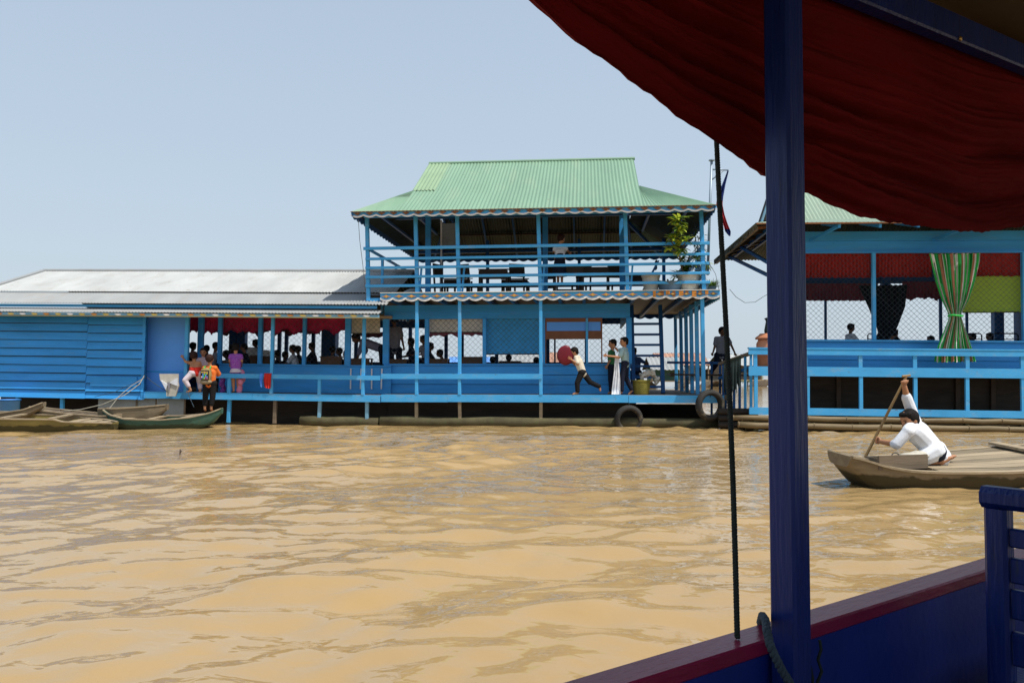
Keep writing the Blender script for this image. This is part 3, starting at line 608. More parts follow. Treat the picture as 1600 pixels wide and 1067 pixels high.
    zf = q(300, 480.5, y0 + .1).z; mb = MB(); mb.box((ex0 - .3, y0 + .10, zf), (q(160, 477, 0).x, y0 + .14, zE - .02), 'bluelight'); mb.box((q(160, 477, 0).x + .01, y0 + .105, zf - .004), (q(592, 477, 0).x, y0 + .14, zE - .02), 'bluelight'); mb.build('eave_board', R)
    yc = y0 - .22; zc0 = q(300, 488.5, yc).z; xe = q(592, 485, yc).x
    mb = MB(); corrugated(mb, (ex0, yc, zc0), (xe, yc, zc0), (xe, y0 + .16, zf - .03), (ex0, y0 + .16, zf - .03), 'zinc2', pitch=.076); mb.build('canopy_sheet', R)
    za, zb2 = q(300, 493.8, yc + .03).z, zc0 - .012
    mb = MB(); cut = q(224, 490, yc).x; mb.box((ex0, yc + .02, za - .0), (cut - .01, yc + .05, zb2), 'paleblue'); mb.box((cut, yc + .023, za - .012), (xe, yc + .05, zb2 - .01), 'paleblue'); zm = (za + zb2) / 2
    for i in range(int((xe - ex0) / .29)):
        u = ex0 + .1 + i * .29; m = ('yellow', 'white', 'yellow', 'orange')[i % 4]; mb.prism([(u - .085, zm), (u - .02, za + .004), (u + .05, za + .008), (u + .085, zm), (u + .03, zb2 - .016), (u - .05, zb2 - .014)], yc + .012, yc + .0195, m)
    mb.box((ex0, yc + .015, za - .02), (xe, yc + .045, za - .0125), 'yellow'); mb.build('painted_fascia', R)
    return dict(R=R, zd=zd, zs=zs, zt=zt, d=d, DEEP=DEEP)
LH = left_house()

# ---- house on the right, partly behind the boat's curtain
def right_house():
    H = RF; R = H.root('floating_house', 'blue floating house with open mesh windows, red valances and a striped green curtain', 'house', 'floating houses')
    q = H.q; DEEP = 4.7; d = .8; uL = q(1172, 580, 0).x; uR = q(1600, 580, 0).x + 2.2; wL = q(1206, 480, d).x
    zd = q(1440, 577, 0).z; zfb = q(1440, 589.5, 0).z; zs, zt = q(1440, 534.5, d).z, q(1440, 393.5, d).z
    mb = MB(); mb.box((uL + .3, .04, zd - .1), (uR, DEEP, zd), 'wood'); mb.build('deck', R)
    mb = MB(); mb.box((uL - .03, -.035, zfb), (uR, .035, zd + .03), 'bluelight'); mb.build('deck_fascia', R)
    mb = MB(); n = 2; zb = zd
    for i in range(3):
        a0, a1 = zd + i * (zs - zd) / 3, zd + (i + 1) * (zs - zd) / 3
        mb.hexa([(wL, d - .018, a0 + .003), (uR, d - .018, a0 + .003), (uR, d + .03, a0 + .003), (wL, d + .03, a0 + .003), (wL, d, a1), (uR, d, a1), (uR, d + .03, a1), (wL, d + .03, a1)], 'blue')
    mb.box((wL, d - .06, zs), (uR, d + .05, zs + .04), 'bluelight'); h2 = q(1440, 377, d).z; h3 = q(1440, 362, d).z
    mb.box((wL, d - .03, zt), (uR, d + .03, h2), 'blue'); mb.box((wL, d - .06, h2 + .004), (uR, d + .03, h3), 'blue'); mb.box((wL, d - .08, zt - .03), (uR, d + .03, zt - .002), 'blue'); mb.build('wall', R)
    mb = MB(); zrs = q(1440, 533, DEEP).z; wr = q(1222, 500, DEEP).x; mb.box((wr, DEEP, zd), (uR, DEEP + .05, zrs), 'bluedark'); mb.box((wr, DEEP, zt - .25), (uR, DEEP + .05, h3), 'bluedark'); mb.box((uR, d, zd), (uR + .05, DEEP, h3), 'bluedark'); mb.build('wall', R)
    for px, w in ((1213, .26), (1365.5, .075), (1601, .09)):
        mb = MB(); post(mb, H, px, 393, 535, d - .02, w, 'bluelight' if px > 1300 else 'bluedark', .10, z0=zs + .04 if px > 1300 else zd, z1=zt); mb.build('window_post', R)
    for px, w in ((1290, .06), (1384, .22), (1470, .07), (1511, .06), (1559, .24)):
        mb = MB(); post(mb, H, px, 440, 533, DEEP, w, 'bluedark', z0=zrs, z1=zt); mb.build('rear_post', R)
    for a, b in ((1225, 1363), (1369, 1598), (1604, 1700)):
        mb = MB(); chainlink(mb, None, q(a, 470, d).x, q(b, 470, d).x, zs + .04, zt - .03, d + .05, pitch=.115); mb.build('wire_mesh', R)
    zr0, zr1 = q(1440, 556, 0).z, q(1440, 547, 0).z
    mb = MB(); mb.box((uL - .04, -.05, zr0), (uR, -.02, zr1), 'bluelight'); mb.box((uL - .04, -.06, zr1), (uR, .07, zr1 + .03), 'bluelight'); mb.build('handrail', R)
    for px in (1180, 1258, 1344, 1429, 1511, 1597):
        mb = MB(); x = q(px, 570, 0).x; mb.bar((x, 0, zd + .03), (x, 0, zr0 + .05), .075, .06, 'bluelight', up=(0, 1, 0)); mb.build('rail_post', R)
    zl0, zl1 = q(1440, 651, 0).z, q(1440, 640, 0).z
    for px in (1181, 1262, 1345, 1430, 1511, 1598):
        mb = MB(); x = q(px, 600, 0).x; mb.bar((x, .005, zl1 - .02), (x, .005, zfb), .07, .06, 'bluelight', up=(0, 1, 0)); mb.bar((x, .02, -.2), (x, .02, zl0 + .01), .09, .08, 'moss', up=(0, 1, 0)); mb.build('support_post', R)
    mb = MB(); mb.box((uL - .02, -.03, zl0), (uR, .03, zl1), 'bluelight'); mb.build('lower_beam', R)
    mb = MB()
    for i in range(4): mb.box((q(1265, 600, .9).x, .9 - .012 * i, -.2 + i * .35), (uR, .94 - .012 * i, -.2 + (i + 1) * .35), 'tarred')
    for px in (1305, 1490, 1545): x = q(px, 600, .9).x; mb.box((x, .80, .2), (x + .09, .86, zd - .1), 'wood_dark')
    mb.box((uL, .5, zl0 + .02), (uR, .88, zl0 + .07), 'wood_dark'); mb.build('hull_wall', R)
    for k, (yy, z, r) in enumerate(((-.02, .24, .055), (-.07, .09, .06), (.12, .17, .055), (.16, .03, .06))):
        mb = MB(); x = uL - .35 + .1 * k; pts = []; rr = []
        while x < uR: pts += [(x, yy + random.uniform(-.01, .01), z + random.uniform(-.012, .012) + .0)]; rr.append(r * random.uniform(.92, 1.08)); x += .38
        mb.tube(pts, rr, 'bamboo', 10)
        for p in pts[::2]: mb.tube([(p[0] - .012, p[1], p[2]), (p[0] + .012, p[1], p[2])], r * 1.13, 'bamboo', 10)
        mb.build('bamboo_float', R, True)
    # roof: low hip with a small gablet, lean-to with tattered eave on the left
    y0, y1 = -.35, DEEP + .4; ym = (y0 + y1) / 2; eL = q(1182, 351, y0).x; eR = uR + .6; ze = q(1300, 348, y0).z; zr = ze + 1.35
    yg = y0 + 1.25; zg = ze + .30; gl = q(1242, 345, yg).x
    mb = MB(); corrugated(mb, (gl, y0, ze), (eR, y0, ze), (eR, yg, zg), (gl, yg, zg), 'green_grey'); corrugated(mb, (gl, yg, zg), (eR, yg, zg), (eR, ym, zr), (gl, ym, zr), 'green_grey'); corrugated(mb, (eL, y0, ze), (gl, y0, ze), (gl, yg, zg), (gl - .02, yg, zg), 'green_grey')
    corrugated(mb, (eR, y1, ze), (gl, y1, ze), (gl, y1 - yg + y0, zg), (eR, y1 - yg + y0, zg), 'green_grey'); corrugated(mb, (eR, y1 - yg + y0, zg), (gl, y1 - yg + y0, zg), (gl, ym, zr), (eR, ym, zr), 'green_grey'); corrugated(mb, (gl, y1, ze), (eL, y1, ze), (gl - .02, y1 - yg + y0, zg), (gl, y1 - yg + y0, zg), 'green_grey')
    corrugated(mb, (eL, y1, ze), (eL, y0, ze), (gl, yg, zg), (gl, y1 - yg + y0, zg), 'green_grey'); roof = mb.build('roof', R)
    mb = MB(); mb.add([(gl + .12, yg, zg), (gl + .12, y1 - yg + y0, zg), (gl + .12, ym, zr)], [(0, 1, 2)], 'wood_dark'); mb.bar((gl, yg, zg), (gl, ym, zr + .02), .04, .16, 'paleblue'); mb.build('gable', roof)
    mb = MB(); mb.box((eL, y0 - .02, ze - .025), (eR, y0 + .01, ze + .004), 'rust')
    k = 0
    for px in (1300, 1362, 1420, 1500, 1590): x = q(px, 355, .2).x; mb.bar((x, y0 + .05, ze - .06), (x, yg, zg - .08), .05, .08, 'blue'); mb.bar((x, yg, zg - .08), (x, ym, zr - .1), .05, .08, 'blue'); mb.bar((x - .3, d - .09, h3 - .2), (x, y0 + .08, ze - .05), .05, .06, 'blue') if px in (1300, 1500) else None
    mb.build('rafters', R)
    yd = .5; a, b, c = q(1191, 345, yd), q(1240, 345, yd), q(1216, 268, yd); mb = MB(); mb.add([tuple(a), tuple(b), tuple(c), (a.x, yd + .5, a.z), (b.x, yd + .5, b.z), (c.x, yd + .5, c.z)], [(0, 1, 2), (3, 5, 4), (0, 2, 5, 3), (1, 4, 5, 2)], 'tarred'); mb.bar(a - Vector((.02, .03, .03)), c + Vector((0, -.03, .04)), .04, .09, 'paleblue', up=(0, 1, 0)); mb.bar(b - Vector((-.02, .03, .03)), c + Vector((0, -.033, .04)), .04, .09, 'paleblue', up=(0, 1, 0)); mb.build('gable', roof)
    mb = MB(); C0, C1, C2, C3 = Vector((eL, y0, ze)), Vector((eL, y1, ze)), Vector((gl, y1 - yg + y0, zg)), Vector((gl, yg, zg))
    for t in (.06, .2, .36, .52, .68, .84): mb.bar(C0.lerp(C1, t) - Vector((-.06, 0, .05)), C3.lerp(C2, t) - Vector((0, 0, .06)), .06, .06, 'wood_dark' if t > .1 else 'rust')
    for t in (.03, .4, .75): mb.bar(C0.lerp(C3, t) - Vector((0, -.1, .09)), C1.lerp(C2, t) - Vector((0, .1, .09)), .06, .08, 'bluedark' if t > .1 else 'wood')
    mb.bar((wL + .02, .7, h3 - .75), (eL + .25, 2.6, ze - .03), .06, .07, 'bluedark'); mb.bar((wL + .02, 1.2, h3 - .9), (eL + .25, 4.2, ze - .03), .06, .07, 'bluedark')
    mb.build('hip_frame', R)
    mb = MB(); rnd = random.Random(3); n = 90; P = [[], []]
    for i in range(n + 1):
        p = C0.lerp(C1, i / n) + Vector((-.01, 0, .01)); P[0].append(p); P[1].append(p - Vector((rnd.uniform(-.03, .03), 0, rnd.choice((.04, .06, .1, .14)))))
    mb.sheet(P, .01, 'moss'); mb.build('ragged_edge', roof)
    return dict(R=R, zd=zd, zs=zs, zt=zt, d=d, DEEP=DEEP, uL=uL, zr1=zr1)
RH = right_house()
# ------------------------------------------------------------------ the boat the photograph is taken from
BF = Frame(Vector((.658, 1.763, 0)), math.radians(36))
def own_boat():
    H = BF; q = H.q
    R = H.root('tour_boat', 'deep blue wooden passenger boat with maroon gunwale cap and roofed deck nearest the viewer', 'boat')
    zc = .65; s0, s1 = -2.6, 4.6
    mb = MB(); mb.bar((s0, .036, zc - .016), (s1, .036, zc - .016), .074, .032, 'fg_red', bev=.004); mb.build('gunwale_cap', R)
    mb = MB(); mb.box((s0, .004, .08), (s1, .03, zc - .033), 'fg_panel'); mb.build('side_panel', R)
    mb = MB(); mb.sheet([[(s0, .07, zc - .04), (s1, .07, zc - .04)], [(s0, .04, .15), (s1, .04, .15)], [(s0, -.25, -.2), (s1, -.25, -.2)]], .02, 'fg_blue'); mb.build('hull', R)
    mb = MB()
    for k in range(14): mb.box((s0, -2.1 + k * .15, .05), (s1, -2.1 + k * .15 + .145, .08), 'wood')
    mb.build('floor', R)
    mb = MB(); mb.bar((s0, -2.15, zc - .016), (s1, -2.15, zc - .016), .074, .032, 'fg_red', bev=.004); mb.box((s0, -2.14, .08), (s1, -2.12, zc - .033), 'fg_panel'); mb.build('far_side', R)
    p = q(1246, 800, -.055); mb = MB(); mb.bar((p.x, -.035, .08), (p.x + .002, -.035, 2.22), .058, .062, 'fg_blue', up=(0, 1, 0), bev=.006); mb.build('pole', R)
    for s in (p.x + 2.0, p.x - 1.9):
        mb = MB(); mb.bar((s, -.035, .08), (s, -.035, 2.22), .058, .062, 'fg_blue', up=(0, 1, 0), bev=.006); mb.build('pole', R)
    for s in (p.x, p.x + 2.0, p.x - 1.9):
        mb = MB(); mb.bar((s, -2.08, .08), (s, -2.08, 2.22), .058, .062, 'fg_blue', up=(0, 1, 0), bev=.006); mb.build('pole', R)
    a, b = q(1294, 2, .05), q(1600, 103, .05); sl = (b.z - a.z) / (b.x - a.x); zz = lambda s: a.z + (s - a.x) * sl * .5 + (0 if s < a.x else (s - a.x) * sl * .5 if s < b.x else (b.x - a.x) * sl * .5)
    mb = MB(); mb.bar((s0, .05, zz(s0) + .04), (s1, .05, zz(s1) + .04), .045, .08, 'fg_blue', bev=.005); rb = mb.build('roof_beam', R)
    c = q(1500, 61, .027); mb = MB(); mb.ellipsoid((c.x, .026, c.z), .007, .005, .007, 'brass'); mb.build('screw', rb)
    mb = MB(); zt = lambda s: zz(s) + .1
    P = [[(s0 - .3, y, zt(s0) + .16 * (1 - ((y + 1.05) / 1.3) ** 2)), (1, y, zt(1) + .16 * (1 - ((y + 1.05) / 1.3) ** 2)), (s1, y, zt(s1) + .16 * (1 - ((y + 1.05) / 1.3) ** 2))] for y in np.linspace(.13, -2.4, 12)]
    mb.sheet(P, -.03, 'ceiling'); mb.build('roof', R)
    # side curtain, gathered up under the roof edge
    low = [(700, -150), (780, -55), (835, 0), (868, 34), (900, 62), (935, 88), (960, 106), (1000, 137), (1030, 158), (1060, 181), (1090, 201), (1115, 215), (1126, 220), (1150, 238), (1175, 257), (1203, 280), (1240, 298), (1265, 308), (1300, 322), (1330, 333), (1380, 346), (1430, 355), (1480, 361), (1540, 362), (1590, 357), (1640, 345), (1720, 325), (1830, 290), (1950, 270), (2050, 262)]
    pts = [q(px, py, .10) for px, py in low]; S = [p.x for p in pts]; Z = [p.z for p in pts]
    rnd = random.Random(11); ph = [rnd.uniform(0, 6.28) for _ in range(12)]; P = []; ns, nt = 300, 150
    for i in range(ns + 1):
        s = S[0] + (S[-1] - S[0]) * i / ns; zl = float(np.interp(s, S, Z)) + .002 * math.sin(s * 47) + .0015 * math.sin(s * 131) + .004 * math.sin(s * 11); zu = zt(s) - .004; row = []
        for j in range(nt + 1):
            t = j / nt; g = t + .05 * math.sin(s * 2.3 + ph[0]) * t + .03 * math.sin(s * 4.1 + ph[1])
            fold = lambda x: 1 - 2 * abs(math.sin(math.pi * x)) ** .75
            dsp = .026 * fold(4.2 * g + .22 * s + .1 * math.sin(s * 3)) + .024 * fold(9.5 * g + .3 * s + ph[2]) * (.5 + .5 * math.sin(s * 2.7 + 4 * t)) + .014 * fold(21 * g - .3 * s + ph[3]) * (.5 + .5 * math.sin(s * 3.9 - 5 * t + 1)) + .005 * fold(43 * g + .5 * s) * (.5 + .5 * math.sin(s * 6 + 7 * t))
            belly = .03 * math.sin(math.pi * min(1, t * 1.1)) * (1 if t < .9 else 1)
            row.append((s, .10 + belly + dsp * (.15 + 1.05 * math.sin(math.pi * min(t + .08, 1))), zl + (zu - zl) * t))
        P.append(row)
    mb = MB(); mb.sheet(P, .0015, 'drape'); d = mb.build('side_curtain', smooth=True)
    d.matrix_world = H.M; tag(d, 'dark red gathered cloth curtain hanging below the boat roof', 'curtain')
    # mooring ropes
    b0, b1 = q(1152, 996, .035), q(1122, 218, .19); dv = (b1 - b0); mb = MB(); top = b1 + dv * .12
    mid = [b0.lerp(top, t) + Vector((.006 * math.sin(t * 5), 0, 0)) for t in np.linspace(0, 1, 9)]
    mb.rope([p - b0 for p in mid], .0062, 'rope', turns=70, seg=8); o = mb.build('rope', smooth=True); o.matrix_world = H.M @ Matrix.Translation(b0); tag(o, 'thin dark twisted rope stretched upright from the maroon gunwale', 'rope')
    mb = MB(); f = [q(px, py, dd) for px, py, dd in ((1189, 1000, .085), (1188, 972, .078), (1191, 961, .04), (1196, 968, -.02), (1199, 988, -.085), (1204, 1010, -.095), (1218, 1040, -.10), (1234, 1067, -.105), (1255, 1110, -.11), (1262, 1160, -.11))]
    o0 = f[0]; mb.rope([p - o0 for p in f], .0085, 'ropegrey', turns=11, seg=10); o = mb.build('rope', smooth=True); o.matrix_world = H.M @ Matrix.Translation(o0); tag(o, 'thick blue grey rope looped round the foot of the pole', 'rope')
    mb = MB(); f = [q(px, py, -.02) for px, py in ((1281, 1000), (1283, 1014), (1278, 1030), (1284, 1048), (1277, 1066), (1282, 1090))]
    g = [q(px, py, -.025) for px, py in ((1262, 1028), (1267, 1045), (1270, 1060), (1268, 1090))]
    o0 = f[0]; mb.tube([p - o0 for p in f], .0035, 'rope', 6); o = mb.build('cord', smooth=True); o.matrix_world = H.M @ Matrix.Translation(o0); tag(o, 'short frayed dark cord hanging on the blue side panel', 'cord')
    o0 = g[0]; mb = MB(); mb.tube([p - o0 for p in g], .0035, 'rope', 6); o = mb.build('cord', smooth=True); o.matrix_world = H.M @ Matrix.Translation(o0); tag(o, 'short dark cord beside the foot of the blue pole', 'cord')
    # blue wooden bench with slatted back
    bz = .925; p = q(1545, 800, -.13); bx, by = p.x, -.13
    Rb = empty('bench', H.w((bx, by, .08)), 'deep blue wooden bench with rounded slatted back at the gunwale', 'bench', rz=math.radians(36)); L = 1.0
    zz0 = bz - .08
    mb = MB(); mb.bar((0, .01, zz0 - .03), (0, -L, zz0 - .03), .058, .052, 'fg_blue', bev=.014); mb.build('top_rail', Rb)
    for yy in (-.022, -L + .03): mb = MB(); mb.bar((0, yy, 0), (0, yy, zz0 - .056), .05, .052, 'fg_blue', up=(0, 1, 0), bev=.008); mb.build('post', Rb)
    for k, (za, zb) in enumerate(((.70, .745), (.615, .675), (.53, .60), (.42, .50), (.30, .38))):
        mb = MB(); mb.bar((.0, -.05, (za + zb) / 2), (.0, -L + .06, (za + zb) / 2), .02, zb - za, 'fg_blue', bev=.004); mb.build('slat', Rb)
    mb = MB(); mb.box((.03, -L, .34), (.45, 0, .37), 'fg_blue'); mb.box((.40, -L, 0), (.44, -L + .05, .34), 'fg_blue'); mb.box((.40, -.05, 0), (.44, 0, .34), 'fg_blue'); mb.build('seat', Rb)
    mb = MB(); mb.box((-.06, -.12, .24), (.05, -.0505, .33), 'fg_blue') if 0 else mb.box((-.045, -.06, 0), (.045, .02, .31), 'fg_panel'); mb.build('foot_block', Rb)
own_boat()
# ------------------------------------------------------------------ people
PENDING = []                       # meshes whose union is taken once at the end
def blob(mb, name, parent, voxel, smooth=4, origin=(0, 0, 0)):
    o = mb.build(name, parent, True, origin=Vector(origin)) if parent is None else mb.build(name, parent, True)
    m = o.modifiers.new('union', 'REMESH'); m.mode = 'VOXEL'; m.voxel_size = voxel; m.use_smooth_shade = True
    s = o.modifiers.new('smooth', 'SMOOTH'); s.factor = .5; s.iterations = smooth
    PENDING.append(o); return o
def finish_people():
    bpy.context.view_layer.update(); dg = bpy.context.evaluated_depsgraph_get(); out = []
    for o in PENDING: out.append((o, bpy.data.meshes.new_from_object(o.evaluated_get(dg))))
    for o, me in out:
        o.modifiers.clear(); old = o.data; o.data = me; me.name = o.name
        me.polygons.foreach_set('use_smooth', [True] * len(me.polygons))
def hand(mb, wrist, elbow, m, size=1.0, curl=.5, side=None, grip=None):
    w, e = Vector(wrist), Vector(elbow); d = (w - e).normalized(); s = Vector(side).normalized() if side else d.cross(Vector((0, 1, 0))).normalized()
    s = (s - d * s.dot(d)).normalized(); n = d.cross(s).normalized(); pl = .058 * size
    for k in (-1, -.33, .33, 1): mb.capsule(w, w + d * pl + s * k * .022 * size, .014 * size, .012 * size, m, 8, 3)
    for k, ln in ((-1, .85), (-.33, 1.0), (.33, .95), (1, .75)):
        b = w + d * pl + s * k * .025 * size; c = b + (d * math.cos(curl) + n * math.sin(curl) + s * k * .08).normalized() * .03 * size * ln
        t = c + (d * math.cos(curl * 2.4) + n * math.sin(curl * 2.4)) * .028 * size * ln
        mb.capsule(b, c, .0085 * size, .0078 * size, m, 8, 3); mb.capsule(c, t, .0078 * size, .0065 * size, m, 8, 3)
    b = w + d * .018 * size - s * .018 * size; c = b + (d * .6 - s * .8 + n * .25).normalized() * .032 * size; t = c + (d * .8 - s * .2 + n * .55).normalized() * .027 * size
    mb.capsule(b, c, .012 * size, .009 * size, m, 8, 3); mb.capsule(c, t, .009 * size, .007 * size, m, 8, 3)
def person(label, D, J, face=(0, 1, 0), hr=.088, top='cloth_white', sleeve=.6, bottom='cloth_navy', leg=1.0, skirt=None, hair='hair', hairlen=0, skin='skin', group=None, fat=1.0, vox=.009, feet=True, hands=True, curls=(.5, .5), low=False, up=(0, 0, 1), top_over=.03, hand_side=None, strap=False, apron=0):
    """J: joints as pixel (px, py[, metres nearer/farther]) seen at depth D; the figure is set down where its feet or seat are."""
    def P(k):
        a = J[k]
        return at(a[0], a[1], D + (a[2] if len(a) > 2 else 0))
    j = {k: P(k) for k in J}
    base = min(j.values(), key=lambda v: v.z).copy(); base.z -= .03
    j = {k: v - base for k, v in j.items()}
    fc = Vector(face).normalized(); upv = Vector(up).normalized(); hd = j['head']; sh = (j['sl'] + j['sr']) / 2; hip = (j['hl'] + j['hr']) / 2; spine = (sh - hip).normalized()
    for s in 'lr':                       # default forward joints
        if 'k' + s not in j: j['k' + s] = j['h' + s] + Vector((0, 0, -.28))
        if 'a' + s not in j: j['a' + s] = j['k' + s] + Vector((0, 0, -.27))
    f = fat; B = MB(); neck0 = sh + spine * .0; rt = fc.cross(upv).normalized()
    # head: skull, jaw, nose, ears
    uph = (upv - fc * upv.dot(fc)).normalized()
    rot = Matrix((rt, fc, uph)).transposed()
    B.ellipsoid(hd + uph * .012, hr * .80, hr * .95, hr * 1.02, skin, rot); B.ellipsoid(hd + fc * hr * .28 - uph * hr * .52, hr * .58, hr * .62, hr * .60, skin, rot)
    B.capsule(hd + fc * hr * .90 + uph * .005, hd + fc * hr * 1.10 - uph * hr * .22, .008, .012, skin, 8, 3)
    B.capsule(hd + fc * hr * .86 - uph * hr * .56, hd + fc * hr * .88 - uph * hr * .54, .014, .014, skin, 8, 3)
    for s in (-1, 1): B.ellipsoid(hd + rt * s * hr * .84 - uph * .012, .010, .018, .026, skin, rot)
    B.capsule(neck0 + spine * .0, hd - uph * hr * .45 - fc * hr * .15, .043 * f, .04, skin)
    # trunk
    sw = (j['sr'] - j['sl']); 
    B.capsule(j['sl'], j['sr'], .044 * f, .044 * f, skin); ch = sh - spine * .09
    wd = sw.normalized() if sw.length > .01 else rt
    for k in (-1, 1): B.capsule(ch + wd * .05 * k * f, hip + wd * .035 * k + spine * .05, .075 * f, .068 * f, skin)
    B.capsule(j['hl'], j['hr'], .068 * f, .068 * f, skin)
    for s in 'lr':
        if 'e' + s in j:
            B.capsule(j['s' + s], j['e' + s], .037 * f, .030 * f, skin); B.capsule(j['e' + s], j['w' + s], .030 * f, .021 * f, skin)
            if hands: hand(B, j['w' + s], j['e' + s], skin, .85 if hr < .092 else 1, curls[0 if s == 'l' else 1], side=hand_side)
        B.capsule(j['h' + s], j['k' + s], .064 * f, .043 * f, skin); B.capsule(j['k' + s], j['a' + s], .042 * f, .027 * f, skin)
        cp = j['k' + s].lerp(j['a' + s], .3); B.capsule(cp, cp + (j['a' + s] - cp) * .2, .042 * f, .038 * f, skin)
        if feet:
            t = j.get('t' + s); t = t if t else j['a' + s] + Vector((fc.x, fc.y, 0)) * .12 + Vector((0, 0, -.03))
            hl = j['a' + s] + Vector((0, 0, -.02)); B.capsule(hl, hl.lerp(t, .75), .028, .026, skin); B.capsule(hl.lerp(t, .7), t, .026, .015, skin)
            if vox < .01:
                td = (t - hl).normalized(); sd = td.cross(Vector((0, 0, 1))).normalized()
                for q in range(5): B.capsule(t + sd * (q - 2) * .012 - td * .02, t + sd * (q - 2) * .0135 + td * (.012 - .003 * abs(q - 1)), .008, .007, skin, 6, 3)
    body = blob(B, 'person', None, vox, origin=(0, 0, 0)); body.location = base; tag(body, label, 'person', group)
    # clothes
    if top:
        T = MB(); g = .011
        if not strap: T.capsule(j['sl'], j['sr'], .044 * f + g, .044 * f + g, top)
        c2 = ch - spine * .05 if strap else ch
        if apron:
            for s in 'lr': T.capsule(j['h' + s] + spine * .02, j['h' + s].lerp(j['k' + s], apron), .080 * f + g, .066 * f + g, top)
        lo = hip - spine * top_over
        for k in (-1, 1): T.capsule(c2 + wd * .05 * k * f, hip + wd * .038 * k + spine * .05, .075 * f + g, .07 * f + g, top); T.capsule(hip + wd * .038 * k + spine * .05, lo + wd * .042 * k, .070 * f + g, .069 * f + g, top)
        if not strap: T.capsule(sh, sh + spine * .035, .05 * f + g * .6, .042 + g * .6, top)
        for s in 'lr':
            if 'e' + s in j and sleeve > 0:
                if sleeve <= 1: T.capsule(j['s' + s], j['s' + s].lerp(j['e' + s], sleeve), .037 * f + g + .004, .034 * f + g + .010, top)
                else: T.capsule(j['s' + s], j['e' + s], .037 * f + g + .004, .032 * f + g + .005, top); T.capsule(j['e' + s], j['e' + s].lerp(j['w' + s], sleeve - 1), .032 * f + g + .005, .027 * f + g + .006, top)
        blob(T, 'shirt', body, vox)
    if bottom:
        T = MB(); g = .010
        if skirt:
            hem = j['skirt'] if 'skirt' in j else hip + Vector((0, 0, -.30)); n = 28; P2 = []
            for i in range(9):
                t = i / 8; c = (hip + spine * .06).lerp(hem, t); r = (.088 + (skirt - .088) * t) * f; P2.append([c + (wd * math.cos(a) * 1.15 + Vector((-wd.y, wd.x, 0)) * math.sin(a)) * r * (1 + .05 * t * math.sin(9 * a)) for a in np.linspace(0, 2 * math.pi, n)])
            T.sheet(P2, .006, bottom); T.build('skirt', body, True)
        else:
            T.capsule(j['hl'] + spine * .0, j['hr'] + spine * .0, .075 * f + g, .075 * f + g, bottom)
            T.capsule(j['hl'], j['hr'], .07 * f + g, .07 * f + g, bottom)
            for s in 'lr':
                T.capsule(j['h' + s], j['k' + s].lerp(j['h' + s], max(0, 1 - leg * 2)) if leg < .5 else j['k' + s], .067 * f + g, .048 * f + g + .004, bottom)
                if leg > .5: T.capsule(j['k' + s], j['k' + s].lerp(j['a' + s], (leg - .5) * 2 * .97), .046 * f + g + .004, .036 * f + g + .006, bottom)
            blob(T, 'trousers', body, vox)
    # hair: cap that leaves the face free, longer at the back where the photo shows it
    T = MB(); T.ellipsoid(hd + uph * hr * .26 - fc * hr * .20, hr * .95, hr * .98, hr * .96, hair, rot)
    for a in np.linspace(-1.1, 1.1, 7):
        dd = (fc * math.cos(a) + rt * math.sin(a)); T.ellipsoid(hd + uph * hr * .78 + dd * hr * .52, hr * .34, hr * .34, hr * .26, hair, rot)
    T.ellipsoid(hd - fc * hr * .52 - uph * hr * .22, hr * .72, hr * .55, hr * .62, hair, rot)
    for s in (-1, 1): T.ellipsoid(hd + rt * s * hr * .74 + uph * hr * .12 - fc * hr * .22, hr * .22, hr * .50, hr * .42, hair, rot)
    if hairlen > 0:
        for k in np.linspace(-1, 1, 5): T.capsule(hd + rt * k * hr * .62 - fc * hr * (.72 - .45 * abs(k)), hd + rt * k * hr * .70 - fc * hr * (.62 - .4 * abs(k)) - Vector((0, 0, hairlen)), hr * .36, hr * .26, hair)
    blob(T, 'hair', body, vox, 3)
    if not low:
        T = MB()
        for s in (-1, 1): T.ellipsoid(hd + fc * hr * .885 + rt * s * hr * .36 + uph * hr * .10, .0105, .006, .0065, 'eye', rot); T.capsule(hd + fc * hr * .92 + rt * s * hr * .22 + uph * hr * .30, hd + fc * hr * .84 + rt * s * hr * .52 + uph * hr * .28, .0035, .003, 'hair', 6, 3)
        T.build('eyes', body, True)
        T = MB(); T.capsule(hd + fc * hr * .985 - rt * .016 - uph * hr * .50, hd + fc * hr * .985 + rt * .016 - uph * hr * .50, .0055, .0055, 'lip', 8, 3); T.build('mouth', body, True)
    return body
